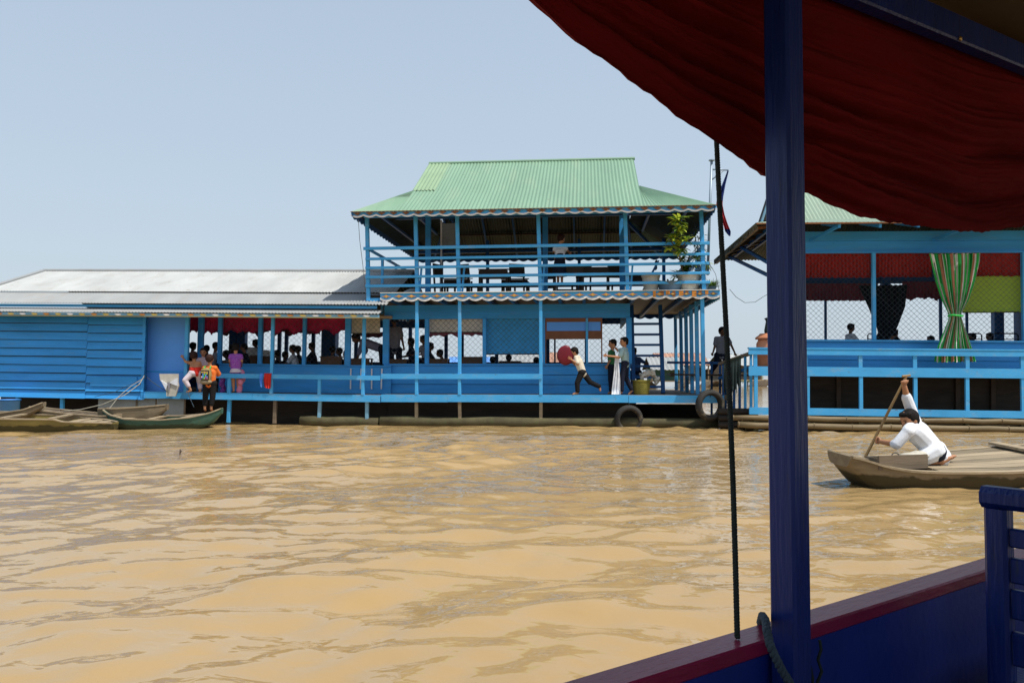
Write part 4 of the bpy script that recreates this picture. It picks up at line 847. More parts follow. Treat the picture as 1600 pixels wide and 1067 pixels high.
def seated(label, px, py, D, fdir, top='cloth_white', hair='hair', hairlen=0, lean=.06, hr=.09, skin='skin_d', bottom='cloth_navy', arms='desk', group=None, wide=.13, skirt=None, floor=None):
    """a pupil sitting on a bench, placed by where the head shows; fdir = heading in the plan (0 = to the right, 90 = away)"""
    a = math.radians(fdir); fw = Vector((math.cos(a), math.sin(a), 0)); rt = Vector((fw.y, -fw.x, 0)); h = at(px, py, D); s = D / F
    def pix(v):
        dy = v.y - D; q = v - Vector((0, 0, CAMZ)); sc = CT * q.y + ST * q.z; return (800 + F * q.x / sc, 533.5 - F * (-ST * q.y + CT * q.z) / sc, dy)
    sh = h - Vector((0, 0, .20)) - fw * lean * .5; hip = sh - Vector((0, 0, .33)) - fw * lean; J = {'head': h}
    for k, sg in (('l', -1), ('r', 1)):
        J['s' + k] = sh + rt * sg * wide; J['h' + k] = hip + rt * sg * .075; J['k' + k] = hip + rt * sg * .09 + fw * .34 + Vector((0, 0, .0)); J['a' + k] = J['k' + k] + Vector((0, 0, -.33)) - fw * .03
        if arms == 'desk': J['e' + k] = sh + rt * sg * (wide + .04) + fw * .12 - Vector((0, 0, .17)); J['w' + k] = sh + rt * sg * (wide - .04) + fw * .30 - Vector((0, 0, .20))
        elif arms == 'chin': J['e' + k] = sh + rt * sg * (wide + .03) + fw * .17 - Vector((0, 0, .12)); J['w' + k] = h + rt * sg * .06 + fw * .12 - Vector((0, 0, .11))
        else: J['e' + k] = sh + rt * sg * (wide + .04) - Vector((0, 0, .2)); J['w' + k] = hip + rt * sg * .12 + fw * .16 + Vector((0, 0, .06))
    return person(label, D, {k: pix(v) for k, v in J.items()}, face=(fw.x, fw.y, -.12), hr=hr, top=top, sleeve=.7, bottom=bottom, leg=.6, hair=hair, hairlen=hairlen, skin=skin, group=group, vox=.016, low=True, skirt=skirt)

def people():
    G = 'children on the verandah'
    # girl in the red strap top, kneeling up at the window with one leg bent
    D = 18.35
    person('girl in red strap top and striped leggings with short reddish hair, knee on the rail', D, dict(head=(303, 556), sl=(297, 567, .02), sr=(312, 567, .02), el=(290, 565, -.05), wl=(286, 559, .12), er=(315, 575, .1), wr=(311, 580, .25), hl=(300, 583), hr=(310, 583, .05), kl=(289, 594, -.08), al=(298, 609, -.05), tl=(292, 612.5, -.05), kr=(312, 598, .2), ar=(313, 611, .15)),
           face=(-.2, 1, -.05), hr=.092, top='cloth_red', sleeve=0, strap=True, bottom='cloth_stripe', leg=.8, hair='hair_br', hairlen=.03, top_over=.0, group=G)
    person('child in pale flowered top facing out beside the red top girl', 18.75, dict(head=(318, 550), sl=(311, 562), sr=(324, 562), el=(308, 572, -.05), wl=(312, 580, -.15), er=(327, 572, -.05), wr=(323, 580, -.15), hl=(314, 586), hr=(321, 586), kl=(312, 598, -.1), kr=(320, 598, -.1), al=(312, 611), ar=(320, 611)),
           face=(.15, -1, -.25), top='cloth_pinkwhite', sleeve=.7, bottom='cloth_stripe', leg=.55, group=G)
    person('boy with colourful backpack and orange shirt standing on the green boat', 17.75, dict(head=(327.5, 561), sl=(320, 575), sr=(336, 575), el=(316, 588, .1), wl=(318, 596, .25), er=(342, 584, .1), wr=(341, 586, .3), hl=(323, 599), hr=(333, 599), kl=(321, 621), kr=(332, 621), al=(320, 637.5), ar=(330, 637.5), tl=(321, 641, .12), tr=(331, 641, .12)),
           face=(-.1, 1, -.1), hr=.094, top='cloth_orange', sleeve=1.5, bottom='cloth_black', leg=.82, hair='hair_br', fat=1.08, group=G)
    person('girl in purple dotted dress looking in through the mesh window', 18.45, dict(head=(368.5, 543), sl=(361, 556), sr=(376, 556), el=(359, 564, -.02), wl=(360, 570, .15), er=(378, 564, -.02), wr=(377.5, 570, .15), hl=(364, 580), hr=(373, 580), kl=(364.5, 597), kr=(372, 597, .02), al=(365, 609.5), ar=(373, 609.5), tl=(363, 612.5, .08), tr=(374, 612.5, .08), skirt=(369, 582)),
           face=(.05, 1, -.05), hr=.09, top='cloth_purple', sleeve=.4, bottom='cloth_stripe', skirt=.125, top_over=.05, hair='hair', hairlen=.05, group=G)
    # the boys on the open deck
    person('boy striding left and carrying a red plastic disc over his head', 17.75, dict(head=(897, 550), sl=(900, 559, -.10), sr=(904, 559, .12), el=(903, 569, -.18), wl=(893, 562, -.17), er=(901, 571, .15), wr=(894, 566, .14), hl=(909, 582, -.06), hr=(911, 582, .08), kl=(902, 598, -.08), al=(902.5, 612, -.08), tl=(895, 615.8, -.08), kr=(922, 597, .08), ar=(937, 604, .08), tr=(938, 611, .08)),
           face=(-1, -.1, -.35), up=(-.25, 0, 1), hr=.095, top='cloth_cream', sleeve=.75, bottom='cloth_black', leg=.97, group=G, vox=.0085)
    person('boy in pale teal shirt and dark trousers stepping left on the deck', 17.85, dict(head=(975, 534), sl=(973, 547, -.11), sr=(978, 546, .12), el=(968, 558, -.17), wl=(949, 556, -.2), er=(966, 548, .16), wr=(960, 542, .14), hl=(976, 568, -.06), hr=(978, 568, .08), kl=(972, 590, -.07), al=(971.5, 611, -.07), tl=(966, 615.5, -.07), kr=(978, 590, .08), ar=(987, 609, .08), tr=(982, 616, .08)),
           face=(-1, -.25, -.08), hr=.094, top='cloth_teal', sleeve=.75, bottom='cloth_navy', leg=.97, group=G, vox=.0085)
    person('boy in dark green shirt behind the boy in pale teal', 18.45, dict(head=(957, 537), sl=(953, 551, -.1), sr=(958, 551, .1), el=(953, 563, -.12), wl=(949, 571, -.15), er=(957, 563, .1), wr=(952, 571, .1), hl=(955, 573, -.05), hr=(958, 573, .07), kl=(954, 592, -.05), kr=(958, 592, .07), al=(955, 611, -.05), ar=(959, 611, .07), tl=(950, 614.5, -.05), tr=(954, 614.5, .07)),
           face=(-1, -.1, -.15), hr=.092, top='cloth_green', sleeve=.7, bottom='cloth_navy', leg=.97, group=G)
    person('boy in dark blue work shirt standing behind the stair', 19.9, dict(head=(990, 549), sl=(986, 561), sr=(999, 561), el=(985, 570), wl=(988, 577, .1), er=(1004, 565, .0), wr=(1009, 567, -.05), hl=(989, 582), hr=(998, 582), kl=(989, 596), kr=(998, 596), al=(989, 609.5), ar=(998, 609.5)),
           face=(.7, .6, -.1), hr=.092, top='cloth_bluework', sleeve=1.5, bottom='cloth_navy', leg=.97, skin='skin_d', group=G)
    person('shadowed boy in grey shirt stepping over the gangway between the houses', 20.4, dict(head=(1129, 518), sl=(1119, 529), sr=(1137, 529), el=(1117, 541), wl=(1114, 551, -.03), er=(1142, 538), wr=(1148, 551, -.03), hl=(1121, 555), hr=(1131, 555), kl=(1119, 569, -.05), kr=(1136, 570), al=(1111, 581, .05), ar=(1137, 583)),
           face=(.35, -1, -.2), hr=.105, top='cloth_grey', sleeve=.7, bottom='cloth_navy', leg=.97, skin='skin_d', fat=1.1)
    # girl on the balcony
    person('girl in white blouse and dark skirt standing on the upper balcony', 18.6, dict(head=(877, 373), sl=(868, 386), sr=(882, 386), el=(866, 393), wl=(870, 400, .15), er=(886, 391), wr=(889, 394, .15), hl=(870, 401), hr=(880, 401), kl=(872, 425), kr=(878, 425), al=(872, 443), ar=(878, 443), skirt=(874, 432)),
           face=(.75, .6, -.15), hr=.095, top='cloth_white', sleeve=.6, bottom='cloth_navy', skirt=.15, hair='hair_br', hairlen=.03)
    # rower
    rower()
    # pupils inside the left house
    S = 'pupils in the long house'; q = [(302, 541, 20.3, 60, 'cloth_navy', 'child with head bowed in the leftmost verandah opening'), (322, 545, 21.5, 180, 'cloth_navy', 'dark haired pupil just left of the second window post'), (362, 544, 22.0, 180, 'cloth_navy', 'pupil far back left of the head of the purple girl'), (432, 553, 20.8, 180, 'cloth_navy', 'pupil just right of the front post with the red cloth'), (541, 553, 21.2, 180, 'cloth_navy', 'pupil seated at the joint beside the thick window post'), (338, 541, 19.6, 20, 'cloth_grey', 'broad dark haired pupil behind the flowered child'), (353, 553, 20.8, 200, 'cloth_white', 'pupil in white shirt against the light left of the purple girl'), (381, 543, 19.75, 180, 'cloth_navy', 'pupil in dark clothes just right of the purple girl'),
         (399, 536, 21.5, 180, 'cloth_palepurple', 'pupil in pale purple shirt behind the stacks of paper'), (446, 555, 21.6, 0, 'cloth_navy', 'left of two pupils seated close together behind the mesh'), (457, 545, 19.9, 180, 'cloth_white', 'tallest of the pupils behind the third mesh window'), (465, 546, 21.2, 180, 'cloth_navy', 'right of two pupils seated close together behind the mesh'), (487, 541, 21.0, 180, 'cloth_navy', 'pupil in dark clothes beside the fourth window post'), (520, 547, 20.4, 75, 'cloth_grey', 'pupil in grey shirt bending over the brown bench'), (530, 549, 21.6, 200, 'cloth_navy', 'pupil in shade behind the brown bench')]
    for px, py, D, a, t, l in q: seated(l, px, py, D, a, t, group=S)
    person('adult in pale purple shirt bending far over a desk by the beige blind', 20.2, dict(head=(556, 528), sl=(566, 535, -.1), sr=(566, 533, .15), el=(562, 549, -.1), wl=(558, 561, -.1), er=(572, 548, .15), wr=(566, 560, .15), hl=(597, 545, -.1), hr=(598, 545, .1), kl=(598, 570, -.1), kr=(600, 570, .1), al=(600, 598, -.1), ar=(603, 598, .1)), face=(-1, 0, -.6), hr=.11, top='cloth_palepurple', sleeve=1.3, bottom='cloth_navy', leg=.97, fat=1.35, skin='skin_d', low=True, vox=.014)
    # inside the two-storey house
    person('teacher in grey shirt standing at the first window of the tall house', 20.3, dict(head=(616, 500), sl=(608, 514), sr=(625, 514), el=(606, 530), wl=(607, 544), er=(628, 529), wr=(631, 543, -.1), hl=(611, 547), hr=(623, 547), kl=(611, 574), kr=(624, 574), al=(611, 600), ar=(624, 600)), face=(-.4, .8, -.2), hr=.105, top='cloth_grey', sleeve=.7, bottom='cloth_navy', leg=.97, fat=1.2, skin='skin_d', low=True, vox=.014)
    S = 'pupils in the two storey house'; q = [(642, 534, 20.6, 180, 'cloth_navy', 'pupil between the teacher and the second window post', .12), (661, 530, 20.0, 160, 'cloth_grey', 'pupil behind the tall front post by the second window', .0), (673, 541, 20.8, 0, 'cloth_navy', 'pupil at the left edge of the second mesh window', .0), (687, 552, 20.6, 180, 'cloth_navy', 'pupil with head low on the desk under the beige blind', 0), (770, 563, 20.8, 90, 'cloth_navy', 'left of the pupils below the blue blind', 0), (795, 560, 21.4, 90, 'cloth_navy', 'middle pupil below the blue blind', 0), (838, 564, 20.9, 90, 'cloth_navy', 'right of the pupils below the blue blind', 0)]
    for px, py, D, a, t, l, hl in q: seated(l, px, py, D, a, t, hairlen=hl, group=S, lean=.06 if px != 687 else .2)
    # right house
    S = 'people in the right house'
    seated('boy in white shirt seen in profile behind the mesh', 1330, 512, 19.5, 10, 'cloth_white', group=S); seated('person in striped shirt bent down below the dark tied curtain', 1398, 521, 18.6, 20, 'cloth_stripe', group=S, lean=.3)
    seated('low dark head just left of the striped green curtain', 1454, 531, 19.3, 190, 'cloth_navy', group=S); seated('dark head beside the foot of the striped green curtain', 1519, 527, 19.8, 180, 'cloth_navy', group=S); seated('dark head right of the green blind post', 1546, 526, 20.2, 180, 'cloth_navy', group=S)

def rower():
    D = 8.70
    j = dict(head=(1421, 656, .0), sl=(1419, 674, -.15), sr=(1430, 658, .14), er=(1417, 622, .12), wr=(1413, 603, .08), el=(1401, 694, -.14), wl=(1377, 690, .14), hl=(1462, 708, -.09), hr=(1464, 705, .09), kl=(1424, 721, -.12), kr=(1430, 720, .10), al=(1470, 720, -.10), ar=(1474, 716, .08), tl=(1486, 714, -.10), tr=(1492, 712, .08))
    b = person('boy in white shirt kneeling on the bow and paddling with both arms', D, j, face=(-.93, -.30, -.42), up=(-.2, 0, 1), hr=.100, top='cloth_white', sleeve=1.12, bottom='cloth_navy', leg=.45, skin='skin', fat=1.28, vox=.0075, curls=(1.15, 1.15), top_over=.07, apron=.42)
    return b
# ------------------------------------------------------------------ curtains, blinds and valances
def put(mb, name, H, origin, label, cat, group=None, smooth=False, parent=None):
    """a thing given in a house's axes: its origin moves to a corner of its own"""
    o = Vector(origin); mb.v = [tuple(Vector(v) - o) for v in mb.v]; ob = mb.build(name, smooth=smooth); ob.matrix_world = H.M @ Matrix.Translation(o)
    return tag(ob, label, cat, group)
def pleated(H, a, b, yt, yb, d, m, name, label, cat, group=None, jag=0, pitch=.05, amp=.012, jp=.33, seed=1, ruffle=.004):
    A0, B0 = H.q(a, yt, d), H.q(b, yt, d); zb = H.q((a + b) / 2, yb, d).z; L = B0.x - A0.x; n = int(L / .009); P = []; r = random.Random(seed); ph = r.random() * 6
    for i in range(n + 1):
        t = i / n; x = A0.x + L * t; zl = zb + jag * (abs(math.sin(math.pi * x / jp + ph)) ** .8 + .25 * math.sin(x * 11 + ph)) + .008 * math.sin(x * 43); row = []
        for k in range(7):
            s = k / 6; f = amp * (.5 + s) * math.sin(2 * math.pi * x / pitch + ph + .6 * math.sin(3 * s + x * 5)) + ruffle * math.sin(2 * math.pi * x / (pitch * .43) + 4 * s)
            row.append((x + .004 * math.sin(9 * s + x * 30), d + f, A0.z + (zl - A0.z) * s))
        P.append(row)
    mb = MB(); mb.sheet(P, .002, m); return put(mb, name, H, A0, label, cat, group, True)
def curtains():
    G = 'crimson valances of the long house'; z = LH['d'] + .12
    for k, (a, b, l) in enumerate(((293, 341, 'crimson ruffled valance over the leftmost verandah opening'), (346, 404, 'crimson ruffled valance above the girl in purple'), (408, 473, 'crimson ruffled valance above the front post with the red cloth'), (477, 540, 'crimson ruffled valance above the brown bench, nearest the beige blind'))):
        pleated(LF, a, b, 496, 523, z + .02 * (k % 2), 'crimson', 'valance', l, 'valance', G, jag=.10, seed=k, jp=.42 if k else .2)
    for k, (a, b) in enumerate(((330, 420), (425, 500))):
        pleated(LF, a, b, 508, 527, LH['DEEP'] - .1, 'mauve', 'valance', ('dull mauve valance across the rear windows, left half', 'dull mauve valance across the rear windows, right half')[k], 'valance', 'valances at the rear of the long house', jag=.14, seed=9 + k, jp=.5)
    def blind(H, a, b, yt, yb, d, m, label, r=.02):
        A0, B0, C = H.q(a, yt, d), H.q(b, yt, d), H.q((a + b) / 2, yb, d); mb = MB(); P = [[(A0.x + (B0.x - A0.x) * i / 30, d + .006 * math.sin(i * .8) * k / 8 + .004 * math.sin(k * 1.7), A0.z + (C.z - A0.z) * k / 8 - .006 * math.sin(i * .5) * k / 8) for k in range(9)] for i in range(31)]
        root = empty('roller_blind', H.w(A0), label, 'blind', rz=YAW); mb.v = []; mb.sheet([[tuple(Vector(p) - A0) for p in rr] for rr in P], .006, m); mb.build('cloth', root, True)
        q = MB(); q.tube([(0, .01, C.z - A0.z - .005), (B0.x - A0.x, .01, C.z - A0.z - .005)], .012, 'wood_dark', 8); q.build('bottom_rod', root, True); q = MB(); q.tube([(0, .02, .0), (B0.x - A0.x, .02, .0)], .02, 'wood_dark', 8); q.build('roller', root, True)
    blind(LF, 549, 594, 497, 521, .95 + .1, 'beige', 'beige blind half lowered beside the joint of the two blue houses')
    blind(A, 671, 755, 498, 519, MH['d'] + .1, 'paleblind', 'pale beige blind half lowered in the tall house, above dark fringe')
    blind(A, 760, 848, 498, 553, MH['d'] + .09, 'blueblind', 'large sky blue blind lowered behind the mesh')
    blind(RF, 1503, 1597, 431, 488, RH['d'] + .12, 'greenblind', 'yellow green slatted blind right of the striped curtain')
    pleated(A, 671, 755, 519, 527, MH['d'] + .13, 'mauve', 'fringe', 'dark jagged fringe hanging below the pale beige blind', 'fringe', jag=.06, seed=21)
    pleated(A, 558, 600, 519, 529, 3.2, 'mauve', 'fringe', 'mauve fringe behind the bending adult', 'fringe', jag=.05, seed=22)
    pleated(A, 636, 664, 500, 512, 5.4, 'beige', 'fringe', 'small tan panel of cloth right of the standing teacher', 'fringe', jag=.02, seed=23)
    pleated(RF, 1225, 1364, 394, 434, RH['d'] + .1, 'redval', 'valance', 'deep red pleated valance nearest the blue boat pole', 'valance', 'red valances of the right house', pitch=.075, amp=.03, seed=31)
    pleated(RF, 1368, 1456, 394, 433, RH['d'] + .1, 'redval', 'valance', 'deep red pleated valance left of the striped green curtain', 'valance', 'red valances of the right house', pitch=.075, amp=.03, seed=32)
    pleated(RF, 1522, 1598, 394, 432, RH['d'] + .09, 'redval', 'valance', 'red pleated valance over the green slatted blind', 'valance', 'red valances of the right house', jag=.012, pitch=.06, amp=.018, seed=33)
    pleated(RF, 1240, 1372, 443, 470, RH['DEEP'] - .15, 'mauve', 'valance', 'dusty mauve valance at the rear window left of the tied dark curtain', 'valance', 'mauve valances at the rear of the right house', pitch=.09, amp=.03, seed=34)
    pleated(RF, 1410, 1475, 440, 470, RH['DEEP'] - .15, 'mauve', 'valance', 'dusty mauve valance at the rear window right of the tied dark curtain', 'valance', 'mauve valances at the rear of the right house', jag=.08, pitch=.09, amp=.03, seed=35)
    def tied(H, rows, d, mats, name, label, cols=84, th=.0, amp=.03, folds=13, tie=None):
        # rows: (py, left px, right px)
        n = len(rows); fine = []
        for k in range(60):
            py = rows[0][0] + (rows[-1][0] - rows[0][0]) * k / 59; fine.append((py, float(np.interp(py, [r[0] for r in rows], [r[1] for r in rows])), float(np.interp(py, [r[0] for r in rows], [r[2] for r in rows]))))
        rr = random.Random(4); idx = []; cur = 0
        while len(idx) < cols: w = rr.choice((2, 3, 4, 5)); idx += [cur % len(mats)] * w; cur += 1
        wide = max(r[2] - r[1] for r in rows); P = []
        for i in range(cols + 1):
            t = i / cols; col = []
            for py, l, r in fine:
                p = H.q(l + (r - l) * t, py, d); sq = (r - l) / wide; bulge = .10 * math.sqrt(max(0, 1 - (2 * t - 1) ** 2)) * (1.2 - sq)
                f = amp * (.35 + .65 * sq) * math.sin(2 * math.pi * folds * t + .5 * math.sin(py * .06)) + .4 * amp * math.sin(2 * math.pi * folds * 2.3 * t + py * .02)
                col.append((p.x, d - bulge + f, p.z + (.012 * math.sin(t * 60) if py > rows[-1][0] - 4 or py < rows[0][0] + 6 else 0)))
            P.append(col)
        mb = MB(); b = len(mb.v)
        for i in range(cols): mb.sheet([P[i], P[i + 1]], .0012, mats[idx[i]])
        o0 = P[0][0]; ob = empty(name, H.w(o0), label, 'curtain', rz=YAW); mb.v = [tuple(Vector(v) - Vector(o0)) for v in mb.v]; c = mb.build('cloth', ob, True); bm = bmesh.new(); bm.from_mesh(c.data); bmesh.ops.remove_doubles(bm, verts=bm.verts, dist=.0003); bm.to_mesh(c.data); bm.free()
        if tie:
            py, l, r = tie; q0, q1 = H.q(l, py, d), H.q(r, py, d); mid = (q0 + q1) / 2 - Vector(o0); w = (q1.x - q0.x) / 2 + .012; mb = MB(); mb.tube([(mid.x + w * math.cos(a), mid.y - .05 + .09 * math.sin(a), mid.z + .01 * math.sin(a * 2)) for a in np.linspace(0, 2 * math.pi, 21)], .018, mats[0], 8); mb.build('tie', ob, True)
    M['c_green'] = mat('c_green', (.05, .62, .11), .35, .1, 9, .1, trans=.25); M['c_white'] = mat('c_white', (.9, .87, .8), .35, .1, 9, .1, trans=.25); M['c_pink'] = mat('c_pink', (.75, .30, .18), .35, .1, 9, .1, trans=.25); M['c_dgreen'] = mat('c_dgreen', (.02, .34, .08), .35, .1, 9, .1, trans=.2)
    tied(RF, [(397, 1452, 1531), (410, 1455, 1530), (440, 1462, 1523), (470, 1471, 1512), (488, 1479, 1501), (494, 1481, 1499), (500, 1480, 1501), (520, 1472, 1508), (540, 1464, 1515), (556, 1459, 1521), (566, 1458, 1523)], .2, ['c_green', 'c_white', 'c_green', 'c_dgreen', 'c_pink', 'c_white'], 'curtain', 'green white and pink striped curtain tied in the middle', tie=(494, 1480, 1500))
    tied(RF, [(446, 1342, 1418), (480, 1356, 1414), (510, 1368, 1402), (520, 1371, 1397), (534, 1362, 1408)], RH['DEEP'] - .3, ['darkcurtain', 'cloth_navy', 'darkcurtain'], 'curtain', 'dark curtain tied back against the rear post of the right house', cols=60, amp=.03)
curtains()

# ------------------------------------------------------------------ furniture seen through the openings
def desk_at(H, px, py, d, rz=0, proto=[None], label='', group=None, front=True):
    loc = H.w(H.q(px, py, d)); zf = {id(LF): LH['zd'], id(A): MH['zd']}[id(H)]
    if proto[0] is None:
        R = empty('school_desk', loc, label, 'desk', group, rz)
        mb = MB(); mb.box((-.28, -.2, -.025), (.28, .2, 0), 'desk'); mb.build('desk_top', R)
        mb = MB(); mb.box((-.26, -.18, -.24), (.26, -.16, -.026), 'desk'); mb.build('front_panel', R)
        for x in (-.25, .25):
            for y in (-.17, .17): mb = MB(); mb.box((x - .02, y + (.012 if y < 0 else -.02), -.62), (x + .02, y + .05 if y < 0 else y + .02, -.026), 'desk'); mb.build('leg', R)
        proto[0] = R; return R
    return dup(proto[0], loc, rz, label, group)
def furniture():
    G = 'brown pupil desks'
    D = [(LF, 395, 556, 2.0, 'brown desk stacked with papers right of the purple girl'), (LF, 417, 556.5, 2.2, 'brown desk with papers behind the front post with the red cloth'), (LF, 520, 557, 1.9, 'brown bench table in front of the grey shirted pupil'), (LF, 563, 560, 2.0, 'desk under the bending adult by the beige blind'),
         (A, 621, 561, 2.0, 'desk below the hand of the standing teacher'), (A, 684, 560.5, 2.0, 'desk under the resting head below the beige blind'), (A, 738, 557.5, 2.2, 'desk with reddish top left of the blue blind'), (A, 797, 564, 2.6, 'desk in shade below the blue blind')]
    for H, px, py, d, l in D: desk_at(H, px, py, d, YAW, label=l, group=G)
    for px, py, h, l in ((393, 555.6, .20, 'tall stack of white papers on the desk beside the purple girl'), (402, 555.6, .16, 'lower stack of white papers next to the tallest stack'), (413, 556, .15, 'stack of white papers left of the front post with the red cloth'), (421, 556, .12, 'stack of white papers right of the front post with the red cloth')):
        p = LF.q(px, py, 2.05); mb = MB(); z = p.z
        while z < p.z + h: t = random.uniform(.012, .03); k = random.uniform(-.02, .02); mb.box((p.x - .09 + k, p.y - .1, z), (p.x + .09 + k, p.y + .12 + k, z + t - .002), 'paper'); z += t
        put(mb, 'paper_stack', LF, p, l, 'papers', 'paper stacks on the pupil desks')
    # balcony desks and chairs of dark wood
    zu = MH['zu']; pd = pc = None
    def bdesk(px, d, label, rz=0, sc=1):
        nonlocal pd
        p = A.q(px, 440, d); loc = A.w((p.x, p.y, zu - .01))
        if pd is None:
            R = empty('balcony_desk', loc, label, 'desk', 'dark desks on the balcony', YAW + rz)
            mb = MB(); mb.hexa([(-.36, -.26, .70), (.36, -.26, .70), (.36, .26, .76), (-.36, .26, .76), (-.36, -.26, .73), (.36, -.26, .73), (.36, .26, .79), (-.36, .26, .79)], 'wood_dark'); mb.build('desk_top', R)
            mb = MB(); mb.box((-.34, -.24, .48), (.34, -.22, .698), 'wood_dark'); mb.build('front_panel', R)
            for x in (-.33, .33):
                for y in (-.2, .22): mb = MB(); mb.box((x - .025, y - .015, 0), (x + .025, y + .03, .695), 'wood_dark'); mb.build('leg', R)
            mb = MB(); mb.box((-.30, -.2, .12), (.30, -.16, .18), 'wood_dark'); mb.build('stretcher', R); pd = R; return R
        return dup(pd, loc, YAW + rz, label)
    def bchair(px, d, label, rz=0):
        nonlocal pc
        p = A.q(px, 440, d); loc = A.w((p.x, p.y, zu - .01))
        if pc is None:
            R = empty('balcony_chair', loc, label, 'chair', 'dark chairs on the balcony', YAW + rz)
            mb = MB(); mb.box((-.2, -.2, .42), (.2, .2, .45), 'wood_dark'); mb.build('seat', R)
            mb = MB(); mb.hexa([(-.2, .17, .62), (.2, .17, .62), (.2, .2, .62), (-.2, .2, .62), (-.2, .23, .96), (.2, .23, .96), (.2, .26, .96), (-.2, .26, .96)], 'wood_dark'); mb.build('backrest', R)
            for x in (-.18, .18):
                mb = MB(); mb.box((x - .02, -.19, 0), (x + .02, -.15, .419), 'wood_dark'); mb.build('leg', R); mb = MB(); mb.bar((x, .18, 0), (x, .245, .95), .04, .035, 'wood_dark', up=(0, 1, 0)); mb.build('leg', R)
            pc = R; return R
        return dup(pc, loc, YAW + rz, label)
    bdesk(772, 1.6, 'dark desk left of the middle balcony post'); bdesk(928, 1.5, 'dark desk right of the girl in white blouse'); bdesk(888, 1.2, 'dark desk the girl in white blouse stands at', .1); bdesk(716, 3.4, 'dark desk far back behind the grey partition'); bdesk(805, 3.6, 'dark desk deep in the balcony behind the middle post'); bdesk(992, 2.9, 'dark desk beside the right inner post')
    bchair(812, 2.0, 'dark chair just left of the middle balcony post', .4); bchair(908, 2.3, 'dark chair between the girl and the right desk', -.3); bchair(696, 2.0, 'dark chair in front of the grey partition', 1.2); bchair(732, 2.4, 'dark chair at the second balcony post', 2.6); bchair(965, 2.4, 'dark chair in front of the right inner post', .2); bchair(858, 2.9, 'dark chair behind the standing girl', 3.0)
    # folding chair leaning near the plants
    p = A.q(1020, 440, .9); o = Vector((p.x, p.y, zu)); R = empty('folding_chair', A.w(o), 'dark folding chair open beside the potted plants', 'chair', rz=YAW)
    for y in (-.18, .18):
        mb = MB(); mb.bar((-.28, y, 0), (.12, y, .78), .04, .03, 'bluedark', up=(0, 1, 0)); mb.build('leg', R); mb = MB(); mb.bar((.2, y * .9, 0), (-.2, y * .9, .45), .04, .03, 'wood_dark', up=(0, 1, 0)); mb.build('leg', R)
    mb = MB(); mb.hexa([(-.24, -.16, .40), (.12, -.16, .44), (.12, .16, .44), (-.24, .16, .40), (-.24, -.16, .43), (.12, -.16, .47), (.12, .16, .47), (-.24, .16, .43)], 'wood_dark'); mb.build('seat', R); mb = MB(); mb.box((.06, -.16, .6), (.09, .16, .8), 'wood_dark'); mb.build('backrest', R)
    p = A.q(645, 452, .5); mb = MB(); mb.lathe([(.0, .0), (.23, .0), (.25, .03), (.2, .10), (.08, .16), (0, .17)], (p.x, p.y, zu), 'grey_sheet', 20); put(mb, 'basin', A, (p.x, p.y, zu), 'upturned pale grey basin on the balcony floor at left', 'basin', smooth=True)
    # metal bed ends in the right house
    for a, b, l in ((1512, 1534, 'black metal tube bed end left of the thick rear post'), (1551, 1591, 'black metal tube bed end right of the thick rear post'), (1356, 1364, 'black metal tube bed end by the first window post')):
        d = 3.4; p0, p1 = RF.q(a, 534, d), RF.q(b, 534, d); zt = RF.q(a, 521, d).z; zl = RH['zd']; mb = MB(); pts = [(p0.x, d, zl), (p0.x, d, zt - .04), (p0.x + .04, d, zt), (p1.x - .04, d, zt), (p1.x, d, zt - .04), (p1.x, d, zl)]
        mb.tube(pts, .016, 'cloth_black', 8); mb.tube([(p0.x, d, zt - .14), (p1.x, d, zt - .14)], .010, 'cloth_black', 8); put(mb, 'bed_end', RF, pts[0], l, 'bed frame', 'metal bed ends', True)
furniture()

# ------------------------------------------------------------------ plants and pots on the balcony
def leaf_blade(mb, p, d, L, w, m, droop=.5, n=5):
    p, d = Vector(p), Vector(d).normalized(); s = d.cross(Vector((0, 0, 1))); s = s.normalized() if s.length > .05 else Vector((1, 0, 0)); c = []; dd = d.copy()
    for i in range(n + 1):
        t = i / n; ww = w * math.sin(math.pi * min(1, .12 + .88 * t)) ** .7 * (1 if t < .98 else .1); c.append((p.copy(), ww)); p = p + dd * L / n; dd = (dd - Vector((0, 0, droop / n * (1 + t)))).normalized()
    up = s.cross(d).normalized(); P = [[q - s * ww, q - up * ww * .35, q + s * ww] for q, ww in c]; mb.grid(P, m)
def pot(mb_m, r, h, taper=.75): return [(0, 0), (r * taper, 0), (r * taper, .004), (r * .95, h * .75), (r, h * .9), (r * 1.06, h * .92), (r * 1.06, h), (r * .93, h), (r * .9, h * .9), (0, h * .88)]
